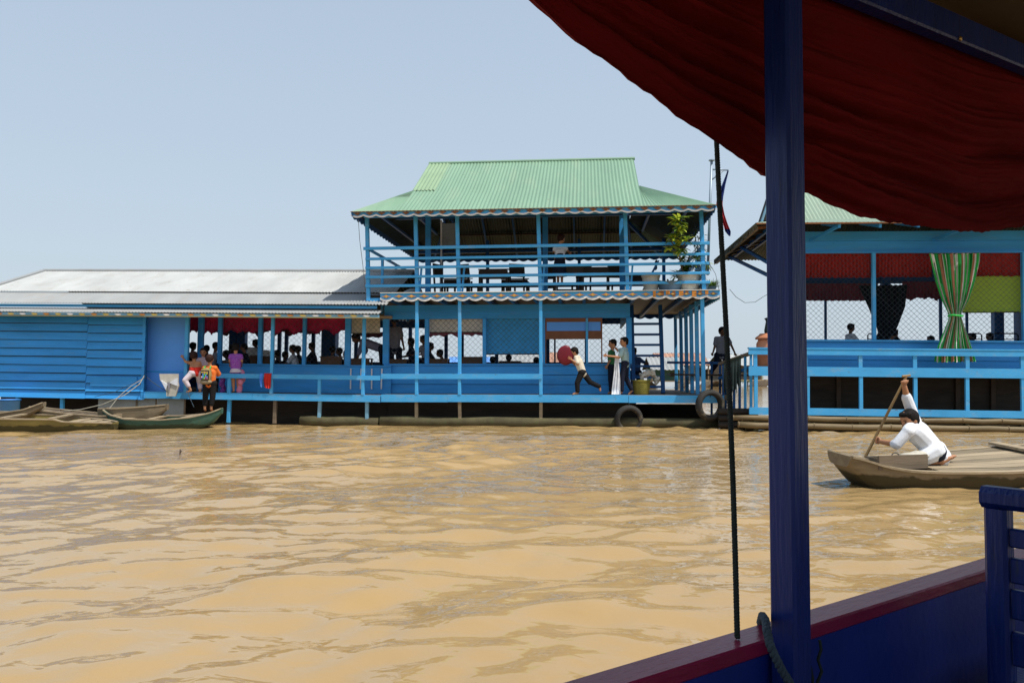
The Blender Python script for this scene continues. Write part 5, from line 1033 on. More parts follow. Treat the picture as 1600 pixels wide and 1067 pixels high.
def plants():
    zu = MH['zu']; rnd = random.Random(8)
    def potted(name, label, px, d, r, h, pm, cat='plant'):
        p = A.q(px, 445, d); R = empty(name, A.w((p.x, p.y, zu + .016)), label, cat, 'potted plants on the balcony', YAW); mb = MB(); mb.lathe(pot(None, r, h), (0, 0, 0), pm, 24); mb.build('pot', R, True); mb = MB(); mb.lathe([(0, h * .9), (r * .92, h * .9)], (0, 0, 0), 'wood_dark', 16); mb.build('soil', R); return R
    # tall dracaena
    R = potted('tall_potted_plant', 'tall potted plant with yellow green leaf rosettes in a whitewashed pot', 1076, .2, .25, .36, 'whitepot')
    sc = 17.9 / F; X = lambda px: (px - 1076) * sc; Z = lambda py: (447 - py) * sc
    S = MB(); LY = MB(); LD = MB()
    trunk = [(0, 0, .3), (X(1068), .0, Z(420)), (X(1062), -.18, Z(400)), (X(1058), -.38, Z(380)), (X(1056), -.62, Z(352))]; S.tube(trunk, [.03, .028, .024, .02, .015], 'stem', 8); S.tube([(X(1068), .0, Z(420)), (X(1075), .05, Z(400)), (X(1080), .05, Z(388))], .016, 'stem', 8); S.tube([(X(1060), -.28, Z(390)), (X(1047), -.48, Z(376))], .013, 'stem', 8); S.tube([(X(1060), -.28, Z(390)), (X(1067), -.5, Z(378))], .013, 'stem', 8)
    S.build('stem', R, True)
    for px, py, n, L, y in ((1056, 346, 30, .27, -.66), (1056, 360, 26, .26, -.60), (1048, 372, 24, .23, -.52), (1066, 374, 22, .23, -.52), (1045, 386, 18, .22, -.42), (1062, 388, 24, .23, -.40), (1054, 368, 16, .23, -.5)):
        for k in range(n): a = rnd.uniform(0, 6.28); e = rnd.uniform(-.25, 1.1); leaf_blade(LY, (X(px) + rnd.uniform(-.04, .04), y - .03, Z(py) + rnd.uniform(-.05, .05)), (math.cos(a), math.sin(a), e), L * rnd.uniform(.7, 1.2), .034, 'leaf_y' if rnd.random() < .55 else 'leaf', rnd.uniform(.5, 1.4))
    for px, py, n in ((1070, 415, 36), (1060, 422, 30), (1082, 425, 30), (1076, 408, 24), (1066, 400, 20), (1085, 395, 16)):
        for k in range(n): a = rnd.uniform(0, 6.28); leaf_blade(LD, (X(px) + rnd.uniform(-.06, .06), rnd.uniform(-.05, .1), Z(py) + rnd.uniform(-.06, .06)), (math.cos(a), math.sin(a), rnd.uniform(-.1, .9)), rnd.uniform(.14, .26), .03, 'leaf_y' if rnd.random() < .25 else 'leaf' if rnd.random() < .6 else 'leaf_d', rnd.uniform(.4, 1.3))
    LY.build('leaves', R, True); LD.build('lower_leaves', R, True)
    R = potted('potted_plant', 'low leafy plant spreading from a blue grey bowl between two pots', 1047, .2, .3, .2, 'bluepot'); mb = MB()
    for k in range(60): a = rnd.uniform(0, 6.28); q = rnd.random() * .26; leaf_blade(mb, (q * math.cos(a) * 1.2, q * math.sin(a) * .7, .18), (math.cos(a), math.sin(a), rnd.uniform(.2, 1.2)), rnd.uniform(.14, .26), .02, 'leaf_y' if rnd.random() < .35 else 'leaf', rnd.uniform(.6, 1.4))
    mb.build('leaves', R, True)
    R = potted('potted_plant', 'dark thin leaved plant climbing behind the corner post', 1090, .95, .2, .3, 'whitepot'); mb = MB(); S = MB()
    for q in range(5):
        x, y, z = rnd.uniform(-.08, .08), rnd.uniform(-.08, .08), .28; pts = [(x, y, z)]
        for k in range(7): x += rnd.uniform(-.05, .06); y += rnd.uniform(-.04, .04); z += rnd.uniform(.1, .19); pts.append((x, y, z)); [leaf_blade(mb, (x, y, z), (rnd.uniform(-1, 1), rnd.uniform(-1, 1), rnd.uniform(-.2, .7)), rnd.uniform(.12, .28), .014, 'leaf_d' if rnd.random() < .7 else 'leaf', rnd.uniform(.7, 1.8)) for _ in range(5)]
        S.tube(pts, .008, 'stem', 5)
    S.build('stem', R); mb.build('leaves', R, True)
    R = potted('potted_plant', 'empty looking whitewashed pot left of the blue grey bowl', 1017, .2, .2, .36, 'whitepot', 'pot'); mb = MB()
    for k in range(10): a = rnd.uniform(0, 6.28); leaf_blade(mb, (0, 0, .33), (math.cos(a), math.sin(a), 1.5), .12, .012, 'leaf_d', .6)
    mb.build('leaves', R, True)
    R = potted('potted_plant', 'small feathery bush in a pot outside the corner post', 1111, .25, .12, .1, 'bluepot'); mb = MB()
    for k in range(240): a = rnd.uniform(0, 6.28); e = rnd.uniform(.1, 2.5); leaf_blade(mb, (.05 * math.cos(a), .05 * math.sin(a), .08), (math.cos(a), math.sin(a), e), rnd.uniform(.12, .26), .007, 'leaf' if rnd.random() < .6 else 'leaf_d', rnd.uniform(.3, 1.4), 3)
    mb.build('leaves', R, True)
    R = potted('potted_plant', 'slender plant with a leaf tuft leaning out right of the corner post', 1101, .2, .1, .16, 'bluepot'); mb = MB(); mb.tube([(0, 0, .14), (.02, 0, .45), (.05, 0, .62)], .008, 'stem', 6); mb.build('stem', R); mb = MB()
    for k in range(26): a = rnd.uniform(0, 6.28); leaf_blade(mb, (.05, 0, .62 - rnd.random() * .12), (math.cos(a), math.sin(a), rnd.uniform(-.2, 1)), rnd.uniform(.12, .22), .016, 'leaf_y' if rnd.random() < .5 else 'leaf', 1.0)
    mb.build('leaves', R, True)
plants()
# ------------------------------------------------------------------ boats
def sampan(label, bow, yaw, st, roll=0, hull='hullwood', wet='hullwet', planks=(), thwarts=(), th=.03, rim='wood_light', group='wooden boats', wl=.10, name='wooden_boat', endplate=True):
    """st: (metres from the bow, half beam, height of the side, height of the keel); the bow is the origin at water level"""
    R = empty(name, bow, label, 'boat', group); R.rotation_euler = (roll, 0, yaw)
    T = [s[0] for s in st]; f = lambda t, k: float(np.interp(t, T, [s[k] for s in st])); n = 44; P = []; E = []
    def sm(t, k): return (f(t - .06, k) + f(t, k) * 2 + f(t + .06, k)) / 4 if T[0] + .06 < t < T[-1] - .06 else f(t, k)
    prof = ((-1, 1), (-.97, .75), (-.91, .5), (-.82, .25), (-.66, .05), (-.33, 0), (0, -.0), (.33, 0), (.66, .05), (.82, .25), (.91, .5), (.97, .75), (1, 1))
    xs = [T[0] + (T[-1] - T[0]) * (i / n) ** 1.25 for i in range(n + 1)]
    for t in xs:
        b, zs, zk = sm(t, 1), sm(t, 2), sm(t, 3); P.append([(t, b * u, zk + (zs - zk) * v) for u, v in prof])
    mb = MB(); mb.sheet(P, th, hull)
    if endplate:
        for i0, dx in ((0, -.02), (n, .02)):
            p = P[i0]; mb.add([(x, y, z) for x, y, z in p] + [(x + dx, y, z) for x, y, z in p], [tuple(range(13, 26))] + [(i, (i + 1) % 13, 13 + (i + 1) % 13, 13 + i) for i in range(13)], hull)
    mb.build('hull', R)
    for k in (0, 12):
        mb = MB(); s = -1 if k == 0 else 1; 
        for a, b in zip(range(n), range(1, n + 1)): pass
        Q = [[(p[k][0], p[k][1] - s * .045, p[k][2] + .006) for p in P], [(p[k][0], p[k][1] + s * .018, p[k][2] + .006) for p in P]]; Q2 = [[(x, y, z - .03) for x, y, z in r] for r in Q]
        mb.sheet([Q[0], Q[1]] if s > 0 else [Q[1], Q[0]], .022, rim); mb.build('gunwale', R)
    for x0, x1, m, dz in planks:
        mb = MB(); x = x0
        if m == 'along':
            N2 = 7; xs2 = np.linspace(x0, x1, 24)
            for k in range(N2):
                lo, hi = -1 + 2 * k / N2 + .012, -1 + 2 * (k + 1) / N2 - .012; j0 = random.uniform(0, .006)
                mb.sheet([[(t, (sm(t, 1) - .06) * lo, sm(t, 2) + dz + j0) for t in xs2], [(t, (sm(t, 1) - .06) * hi, sm(t, 2) + dz + j0) for t in xs2]], .02, 'wood_light' if k % 3 else 'hullwood')
        while x < x1 and m != 'along':
            w = min(random.uniform(.2, .3), x1 - x); b0, z0 = sm(x + w / 2, 1) - .06, sm(x + w / 2, 2) + dz; mb.hexa([(x, -b0, z0 - .025), (x + w - .012, -b0, z0 - .025), (x + w - .012, b0, z0 - .025), (x, b0, z0 - .025), (x, -b0, z0 + random.uniform(0, .006)), (x + w - .012, -b0, z0), (x + w - .012, b0, z0 + random.uniform(0, .006)), (x, b0, z0)], m); x += w
        mb.build('deck_planks', R)
    for x, w, dz in thwarts:
        mb = MB(); b0, z0 = sm(x, 1) + .02, sm(x, 2) + dz; mb.box((x, -b0, z0), (x + w, b0, z0 + .03), 'wood_light'); mb.build('thwart', R)
    return R
def boats():
    yaw = math.radians(15); bow = Vector((3.46, 8.47, 0)); roll = math.radians(4.5)
    R = sampan('weathered grey brown rowing boat with square bow, paddled by the kneeling boy', bow, yaw, [(0, .19, .35, .225), (.16, .25, .315, .07), (.30, .31, .265, -.04), (.55, .40, .225, -.10), (.9, .48, .215, -.12), (1.6, .58, .215, -.14), (3.0, .68, .25, -.14), (4.4, .58, .32, -.08), (5.4, .30, .44, .12)], roll, planks=((.02, .40, 'hullwood', -.005), (.9, 4.8, 'along', .0)), thwarts=((2.62, .16, .03), (3.4, .14, .035)), wl=.085)
    p = at(1373, 734, 8.24); mb = MB(); a = Vector((.966, .259, 0)); L = .60
    z0, z1 = .205, .345; nn = Vector((.259, -.966, 0)); b = R.location
    M4 = Matrix.Translation(p) @ Matrix.Rotation(yaw, 4, 'Z'); mb.box((0, -.012, .0), (L, .012, .145), 'wood'); mb.box((L - .02, .013, .0), (L, .2, .13), 'wood'); mb.box((.0, .013, .0), (.02, .2, .12), 'wood'); mb.box((.021, .014, 0), (L - .021, .2, .012), 'wood_light')
    o = mb.build('board_box'); o.matrix_world = M4; tag(o, 'grey plank box standing on the gunwale in front of the kneeling boy', 'box')
    # small things in the bow: a white sack and a loop of cord
    p = at(1428, 713, 8.55); mb = MB(); mb.ellipsoid((0, 0, .01), .16, .10, .035, 'sack'); mb.ellipsoid((.06, .02, .03), .09, .08, .03, 'sack'); o = mb.build('sack', smooth=True); o.location = p; tag(o, 'flat off white sack lying in the plank box', 'sack')
    p = at(1399, 712, 8.5); mb = MB(); mb.tube([(.03 * math.cos(t) * 1.3, 0, .03 * math.sin(t)) for t in np.linspace(-.3, 3.6, 14)], .006, 'cable', 6); o = mb.build('handle_loop', smooth=True); o.location = p; tag(o, 'small dark wire loop sticking up behind the plank box', 'loop')
    # paddle
    h0, h1 = at(1416, 588, 8.80), at(1347, 724, 8.98); d = (h1 - h0); tip = h1 + d.normalized() * .30; mb = MB(); o0 = h0
    mb.tube([Vector((0, 0, 0)), d * .35, d * .7, d], [.013, .0145, .015, .015], 'bambooyellow', 10); mb.tube([Vector((-.045, .0, 0)), Vector((.045, 0, .01))], .013, 'bambooyellow', 8)
    s = Vector((d.z, 0, -d.x)).normalized() * .055; n = d.cross(s).normalized() * .008; u = d.normalized()
    pr = [d - s * .25, d + u * .08 - s, d + u * .28 - s * .9, d + u * .33, d + u * .28 + s * .9, d + u * .08 + s, d + s * .25]; mb.add([q + n for q in pr] + [q - n for q in pr], [tuple(range(7)), tuple(range(7, 14))[::-1]] + [(i, (i + 1) % 7, 7 + (i + 1) % 7, 7 + i) for i in range(7)], 'bambooyellow')
    o = mb.build('paddle', smooth=False); smooth_by_angle(o); o.location = o0; tag(o, 'long pale wooden paddle held by the boy in the rowing boat', 'paddle')
    # moored boats on the left
    def xy(px, D): return Vector(((px - 800) / F * D, D, 0))
    L = 2.55; sampan('dull green moored boat with worn wooden rim below the backpack boy', xy(166, 17.35), math.radians(-1), [(0, .07, .40, .31), (.2, .2, .31, .08), (.6, .36, .235, -.08), (1.4, .42, .225, -.1), (2.0, .36, .27, -.05), (2.35, .2, .345, .08), (L, .06, .43, .31)], math.radians(3), hull='boatgreen', planks=((.2, .7, 'wood_light', -.03), (1.75, 2.4, 'wood_light', -.01)), thwarts=((1.1, .12, -.02),), wl=.03)
    sampan('olive yellow moored boat nearest the viewer, cut by the left edge', xy(182, 16.75), math.radians(180 + 1), [(0, .12, .16, .02), (.3, .28, .19, -.06), (.9, .42, .22, -.1), (1.0, .42, .27, -.1), (2.2, .48, .29, -.12), (3.6, .4, .33, -.05)], math.radians(-3), hull='boatolive', wet='hullwet', planks=((.15, .9, 'wood_light', -.02),), thwarts=((1.05, .1, .0), (2.0, .1, 0)), wl=.08)
    sampan('brown moored boat between the green and olive boats', xy(52, 17.5), math.radians(-2), [(0, .1, .46, .34), (.3, .3, .40, .1), (1.0, .4, .33, -.05), (1.7, .3, .27, -.02), (2.1, .1, .30, .12)], 0, planks=((.25, 1.5, 'wood', -.02),), wl=.03)
    sampan('dark brown moored boat with raised pointed bow at the far left', xy(70, 17.15), math.radians(178), [(0, .06, .56, .46), (.3, .2, .42, .24), (.8, .36, .34, .02), (1.6, .42, .36, -.06), (2.6, .4, .42, 0)], 0, planks=((.5, 1.8, 'wood', -.02),), wl=.05)
    sampan('bleached brown moored boat lying behind the green boat', xy(262, 17.62), math.radians(181), [(0, .08, .50, .38), (.3, .26, .47, .1), (1.0, .34, .42, -.05), (1.4, .2, .42, .1)], 0, planks=((.2, 1.2, 'wood_light', -.01),), wl=.03)
    # rope ties
    def line(pts, r, m, label, name='rope'):
        P = [at(*p) for p in pts]; o0 = P[0]; mb = MB(); Q = []
        for i in range(len(P) - 1): Q += [P[i].lerp(P[i + 1], k / 4) for k in range(4)]
        Q.append(P[-1]); mb.tube([q - o0 for q in Q], r, m, 6); o = mb.build(name, smooth=True); o.location = o0; tag(o, label, name)
    D = 17.9
    line([(226, 586, 18.5), (218, 600, 18.1), (195, 617, 17.8), (160, 632, 17.7), (125, 640, 17.6), (100, 642, 17.5)], .010, 'ropepale', 'pale mooring rope sagging from the plank wall to the brown boats')
    line([(226, 590, 18.5), (205, 603, 18.0), (185, 620, 17.7), (168, 642, 17.4)], .007, 'ropepale', 'thin mooring rope reaching the bow of the green boat'); line([(228, 588, 18.5), (237, 596, 18.3), (250, 605, 18.3), (262, 612, 18.3)], .008, 'ropegrey', 'short slack line between the plank wall and the grey mat'); line([(222, 592, 18.4), (180, 612, 18.2), (148, 620, 18.2)], .006, 'ropegrey', 'thinnest dark line below the pale mooring rope')
    line([(291, 607, 18.2), (296, 620, 17.8), (303, 636, 17.6)], .008, 'ropegrey', 'thin line running down beside the kneeling girl to the green boat')
    line([(560, 344, 17.5), (562, 375, 17.7), (567, 415, 17.8), (571, 455, 17.8)], .006, 'cable', 'thin cable drooping from the left corner of the green roof', 'cable'); line([(1140, 452, 17.2), (1150, 464, 17.1), (1164, 473, 17), (1180, 472, 16.8), (1192, 464, 16.7), (1203, 458, 16.6)], .005, 'cable', 'thin cable sagging between the two houses', 'cable')
    line([(1105, 400, 17.3), (1110, 415, 17.3), (1118, 428, 17.3), (1124, 455, 17.2)], .005, 'cable', 'thin cable hanging outside the balcony corner', 'cable')
boats()

# ------------------------------------------------------------------ things on and around the decks
def torus(mb, c, R0, r, m, axis_rot, n=40, k=16, tread=True):
    vs = []
    for i in range(n * 2):
        a = 2 * math.pi * i / (n * 2); 
        for j in range(k):
            b = 2 * math.pi * j / k; x = R0 + r * math.cos(b) * (1.0 if math.cos(b) < .3 else 1.0); y = r * 1.15 * math.sin(b)
            if tread and math.cos(b) > .6 and i % 2: x -= .012
            if math.cos(b) < -.5: x += r * .35
            vs.append(Vector(c) + axis_rot @ Vector((x * math.cos(a), y, x * math.sin(a))))
    N = n * 2; mb.add(vs, [(i * k + j, ((i + 1) % N) * k + j, ((i + 1) % N) * k + (j + 1) % k, i * k + (j + 1) % k) for i in range(N) for j in range(k)], m)
def deck_things():
    def tyre(px, py, D, Ro, label, rx, rz, top):
        c = at(px, py, D); R = empty('tyre', c, label, 'tyre', 'old tyres hung as fenders'); mb = MB(); rot = Matrix.Rotation(rz, 3, 'Z') @ Matrix.Rotation(rx, 3, 'X'); torus(mb, (0, 0, 0), Ro * .76, Ro * .24, 'rubber', rot); mb.build('tread', R, True)
        t = at(*top) - c; mb = MB(); mb.tube([Vector((0, .0, Ro * .5)), Vector((.01, -.06, Ro * .8)), Vector((.0, -.05, Ro)), t], .010, 'rope', 6); mb.build('hanging_rope', R, True)
    tyre(982.5, 655, 17.58, .325, 'old tyre half under water below the deck edge', .12, .1, (982, 618, 17.76)); tyre(1109.5, 633, 17.15, .345, 'larger old tyre hung high at the deck corner', .0, .25, (1110, 607, 17.3))
    # red disc: a two lobed plastic seat carried over the head
    c = at(884, 555, 17.72); mb = MB(); n = 40; P = []
    for i in range(n):
        a = 2 * math.pi * i / n; r = .205 * (1 - .16 * math.exp(-((a - 1.15) / .28) ** 2)) * (1 + .06 * math.cos(2 * a + .6)); P.append((r * math.cos(a) * .92, r * math.sin(a) * 1.12))
    rot = Matrix.Rotation(.35, 3, 'Y'); rings = [(.0, .03), (.75, .028), (.9, .02), (1.0, .0), (1.0, -.02), (.93, -.03), (.7, -.012), (0, -.012)]
    vs = [rot @ Vector((x * s, -t, z * s)) for s, t in rings for x, z in P]; mb.add(vs, [(i * n + k, i * n + (k + 1) % n, (i + 1) * n + (k + 1) % n, (i + 1) * n + k) for i in range(len(rings) - 1) for k in range(n)], 'redplastic')
    o = mb.build('plastic_disc', smooth=True); o.location = c; tag(o, 'dark red plastic disc carried by the striding boy', 'disc')
    # white cloth the teal boy holds
    D = 17.72; rows = [(556, 962, 968), (566, 961, 967), (580, 959.5, 968), (595, 957.5, 969), (608, 956, 969), (616, 955, 970)]; P = []
    for py, l, r in rows: P.append([at(l + (r - l) * i / 12, py, D + .018 * math.sin(i * 1.5 + py * .05)) for i in range(13)])
    o0 = P[0][0].copy(); mb = MB(); mb.sheet([[p - o0 for p in r] for r in P], .012, 'cloth_white'); o = mb.build('white_cloth', smooth=True); o.location = o0; tag(o, 'long white cloth hanging beside the dark trousers of the teal boy', 'cloth')
    # olive basket and the pale sack on it
    p = A.q(1002, 612.5, .55); zd = MH['zd']; o = Vector((p.x, p.y, zd)); R = empty('basket', A.w(o), 'olive woven basket on the deck at the foot of the stair', 'basket'); mb = MB(); h = .30; mb.lathe([(0, 0), (.155, 0), (.165, .02), (.195, h * .7), (.2, h), (.212, h + .004), (.212, h + .03), (.19, h + .03), (.185, h), (.15, .03), (0, .03)], (0, 0, 0), 'basket', 32); mb.build('bowl', R, True)
    mb = MB()
    for k in range(7): z = .03 + k * .042; r = .167 + .033 * z / h + .004; mb.tube([(r * math.cos(a), r * math.sin(a), z) for a in np.linspace(0, 2 * math.pi, 33)], .006, 'basket', 5, False)
    mb.build('woven_band', R, True)
    c = A.w((p.x + .13, p.y, zd + h + .05)); mb = MB(); rnd = random.Random(2)
    for q in range(46):
        t = rnd.random(); x = -.14 + .40 * t; z = .10 * math.sin(t * 2.6) + .05 - .16 * max(0, t - .62) / .38; a = Vector((x, rnd.uniform(-.08, .08), z + rnd.uniform(-.05, .05))); b = a + Vector((rnd.uniform(-.07, .07), rnd.uniform(-.04, .04), rnd.uniform(-.06, .06))); mb.capsule(a, b, rnd.uniform(.016, .045), rnd.uniform(.012, .04), 'sack')
    o = blob(mb, 'sack', None, .010, 1); o.location = c; tag(o, 'crumpled pale sack spilling over the rim of the olive basket', 'sack')
    # red cloth and blue cloth over the rail
    def over_rail(px, w, yb, m, label):
        H = LF; p = H.q(px, 588, -.02); zt = H.q(450, 584.3, 0).z; zb = H.q(px, yb, -.05).z; P = []
        for i in range(17):
            t = i / 16; x = p.x + w * (t - .5); f = .012 * math.sin(t * 17); P.append([(x, .075 + f, zt - .14), (x, .066, zt - .02), (x, .03, zt + .012), (x, -.05, zt + .012), (x + .004, -.078 + f, zt - .03), (x + .01 * math.sin(i), -.075 + f * 1.6, (zt + zb) / 2), (x + .01 - .03 * (t - .5), -.07 + f * 1.6, zb + .04 * abs(t - .6))])
        mb = MB(); mb.sheet(P, .005, m); put(mb, 'cloth', H, P[0][3], label, 'cloth', smooth=True)
    over_rail(419.5, .17, 607, 'cloth_red', 'bright red cloth hung over the verandah rail'); over_rail(409.5, .07, 605, 'bluepanel', 'small blue cloth hung over the rail left of the red cloth')
    # grey mat hung outside the flat panel
    mb = MB(); f = lambda px, py, dy=0: at(px, py, 18.3 + dy); pts = [(249, 584), (278, 584), (278, 598), (279, 603), (274, 619), (260, 619), (259, 603), (250, 594)]
    c0 = f(249, 584); a = [f(x, y) - c0 for x, y in pts]; n = len(a); mb.add(a + [q + Vector((0, .05, 0)) for q in a], [tuple(range(n)), tuple(range(n, 2 * n))[::-1]] + [((i + 1) % n, i, n + i, n + (i + 1) % n) for i in range(n)], 'sack')
    for tri in (((251, 594), (262, 600), (259, 609)), ((277, 590), (264, 598), (277, 603)), ((261, 597), (266, 597), (264, 613))):
        b = [f(x, y, -.03) - c0 for x, y in tri]; mb.add(b + [q + Vector((0, .028, 0)) for q in b], [(0, 1, 2), (5, 4, 3), (1, 0, 3, 4), (2, 1, 4, 5), (0, 2, 5, 3)], 'cloth_grey' if tri[0][0] == 261 else 'cloth_white')
    o = mb.build('mat'); o.location = c0; tag(o, 'folded grey and white mat hung outside the flat blue panel', 'mat')
    # cloths on the verandah floor
    def heap(px, py, D, w, h, m, label, name):
        c = at(px, py, D); mb = MB(); rnd = random.Random(px)
        for k in range(7): t = k / 6; mb.ellipsoid((rnd.uniform(-w, w) * .5, rnd.uniform(-.04, .04), h * t), w * rnd.uniform(.35, .55), .06, h * .22, m)
        o = blob(mb, name, None, .011, 2); o.location = c; tag(o, label, 'cloth')
    heap(378, 610, 18.45, .14, .40, 'cloth_pinkflower', 'pink flowered cloth bundled against the wall beside the purple girl', 'cloth_bundle'); heap(349, 611, 18.75, .13, .32, 'cloth_purple', 'purple spotted cloth hanging low behind the backpack boy', 'cloth_bundle')
    # backpack
    c = at(322, 586, 17.58); R = empty('backpack', c, 'khaki backpack with colourful picture panel on the back of the boy', 'backpack'); mb = MB(); mb.ellipsoid((0, 0, 0), .125, .075, .17, 'cloth_khaki'); mb.box((-.10, -.05, -.16), (.10, .06, .13), 'cloth_khaki'); blob(mb, 'bag', R, .012, 5)
    mb = MB(); cols = ['bluepanel', 'white', 'c_green', 'cloth_pinkflower', 'tarp_blue', 'cloth_purple', 'yellow', 'cloth_navy', 'c_pink']; rnd = random.Random(3); mb.box((-.085, -.092, -.10), (.085, -.06, .10), 'cloth_navy')
    for i in range(5):
        for k in range(5): mb.prism([(-.075 + i * .03, -.085 + k * .034), (-.048 + i * .03 + rnd.uniform(-.01, .004), -.085 + k * .034), (-.05 + i * .03, -.055 + k * .034 + rnd.uniform(-.01, .004)), (-.072 + i * .03, -.058 + k * .034)], -.0955, -.0925, rnd.choice(cols))
    mb.build('picture_panel', R); 
    for x in (-.07, .07): mb = MB(); mb.tube([(x, .03, .14), (x * .9, .1, .19), (x * .9, .2, .16), (x, .27, .06)], .014, 'c_green', 8); mb.build('strap', R, True)
    mb = MB(); mb.ellipsoid((.0, -.01, -.15), .14, .075, .05, 'wood_light'); mb.build('pocket', R, True)
    # flag on its mast
    p0 = at(1106, 330, 20.5); p1 = at(1112, 251, 20.5); R = empty('flagpole', p0, 'thin metal mast with a side arm behind the green roof', 'flagpole'); mb = MB(); d = p1 - p0; mb.tube([Vector((0, 0, -1.4)) - d * .2, d], .035, 'metal', 8); mb.build('mast', R, True); mb = MB(); mb.tube([d + Vector((0, 0, -.01)), d + Vector((0, 0, .015))], .08, 'metal', 10); mb.build('cap', R); a = at(1138, 266, 20.5) - p0; b = at(1111, 265, 20.5) - p0; e = at(1110, 283, 20.5) - p0; f2 = at(1130, 267, 20.5) - p0
    mb = MB(); mb.tube([b, a], .022, 'metal', 8); mb.tube([e, f2], .018, 'metal', 8); mb.build('arm', R, True)
    rows = [(267, 1136.5, 1138.5), (290, 1128, 1133), (308, 1121, 1130), (320, 1119, 1129), (335, 1124, 1132), (350, 1130, 1137), (362, 1133, 1142), (369, 1139, 1141)]; P = []
    for k in range(29):
        py = 267 + 102 * k / 28; l = np.interp(py, [r[0] for r in rows], [r[1] for r in rows]); r = np.interp(py, [r[0] for r in rows], [r[2] for r in rows]); P.append([at(l + (r - l) * i / 8, py, 20.45 + .07 * math.sin(i * 1.6 + k * .2)) for i in range(9)])
    o0 = P[0][0].copy(); P = [[p - o0 for p in r] for r in P]; mb = MB(); mb.sheet(P[:14], .004, 'flagblue'); mb.sheet([P[13]] + P[14:26], .004, 'flagred'); mb.sheet(P[25:], .004, 'flagblue'); o = mb.build('flag', smooth=True); o.location = o0; tag(o, 'limp blue and red flag hanging from the mast arm', 'flag')
    # twig, bits on the water, bucket
    c = at(281, 708, 11.8); c.z = 0; mb = MB(); mb.tube([(0, 0, -.05), (.005, 0, .07)], .008, 'wood_dark', 6); mb.tube([(0, 0, .01), (.03, 0, .05)], .006, 'wood_dark', 6); o = mb.build('twig'); o.location = c; tag(o, 'small dark twig sticking out of the brown water', 'twig')
    p = at(14, 632, 18.4); R = empty('plastic_tub', p, 'dark blue plastic tub under the plank house at far left', 'tub'); mb = MB(); mb.lathe([(0, -.14), (.2, -.14), (.22, .1), (.23, .1), (.23, .12), (.21, .12), (.2, -.1), (0, -.1)], (0, 0, 0), 'bluepanel', 24); mb.build('body', R, True); mb = MB(); mb.lathe([(.225, .09), (.245, .09), (.245, .12), (.225, .12)], (0, 0, 0), 'bluedark', 24); mb.build('rim', R, True)
    # jar and dark pot at the corner of the right house
    H = RF; p = H.q(1200, 585, .35); o = Vector((p.x, p.y, RH['zd'])); R = empty('terracotta_jar', H.w(o), 'large terracotta water jar at the corner of the right house', 'jar'); s = 16.9 / F; mb = MB(); mb.lathe([(0, 0), (.19, 0), (.22, .03), (.235, .3), (.235, .52), (.2, .58), (.2, .60), (0, .60)], (0, 0, 0), 'terracotta', 32); mb.build('body', R, True); mb = MB(); mb.lathe([(.0, .61), (.25, .61), (.26, .63), (.25, .65), (.18, .70), (.16, .73), (0, .74)], (0, 0, 0), 'terracotta', 32); mb.build('lid', R, True)
    q = H.w(o + Vector((.06, 0, .742))); mb = MB(); mb.lathe([(0, 0), (.13, 0), (.135, .06), (.10, .25), (.12, .30), (.14, .31), (.09, .33), (0, .33)], (0, 0, 0), 'darkpot', 24); o2 = mb.build('pot', smooth=True); o2.location = q; tag(o2, 'dark glazed pot standing on the terracotta jar lid', 'pot')
deck_things()

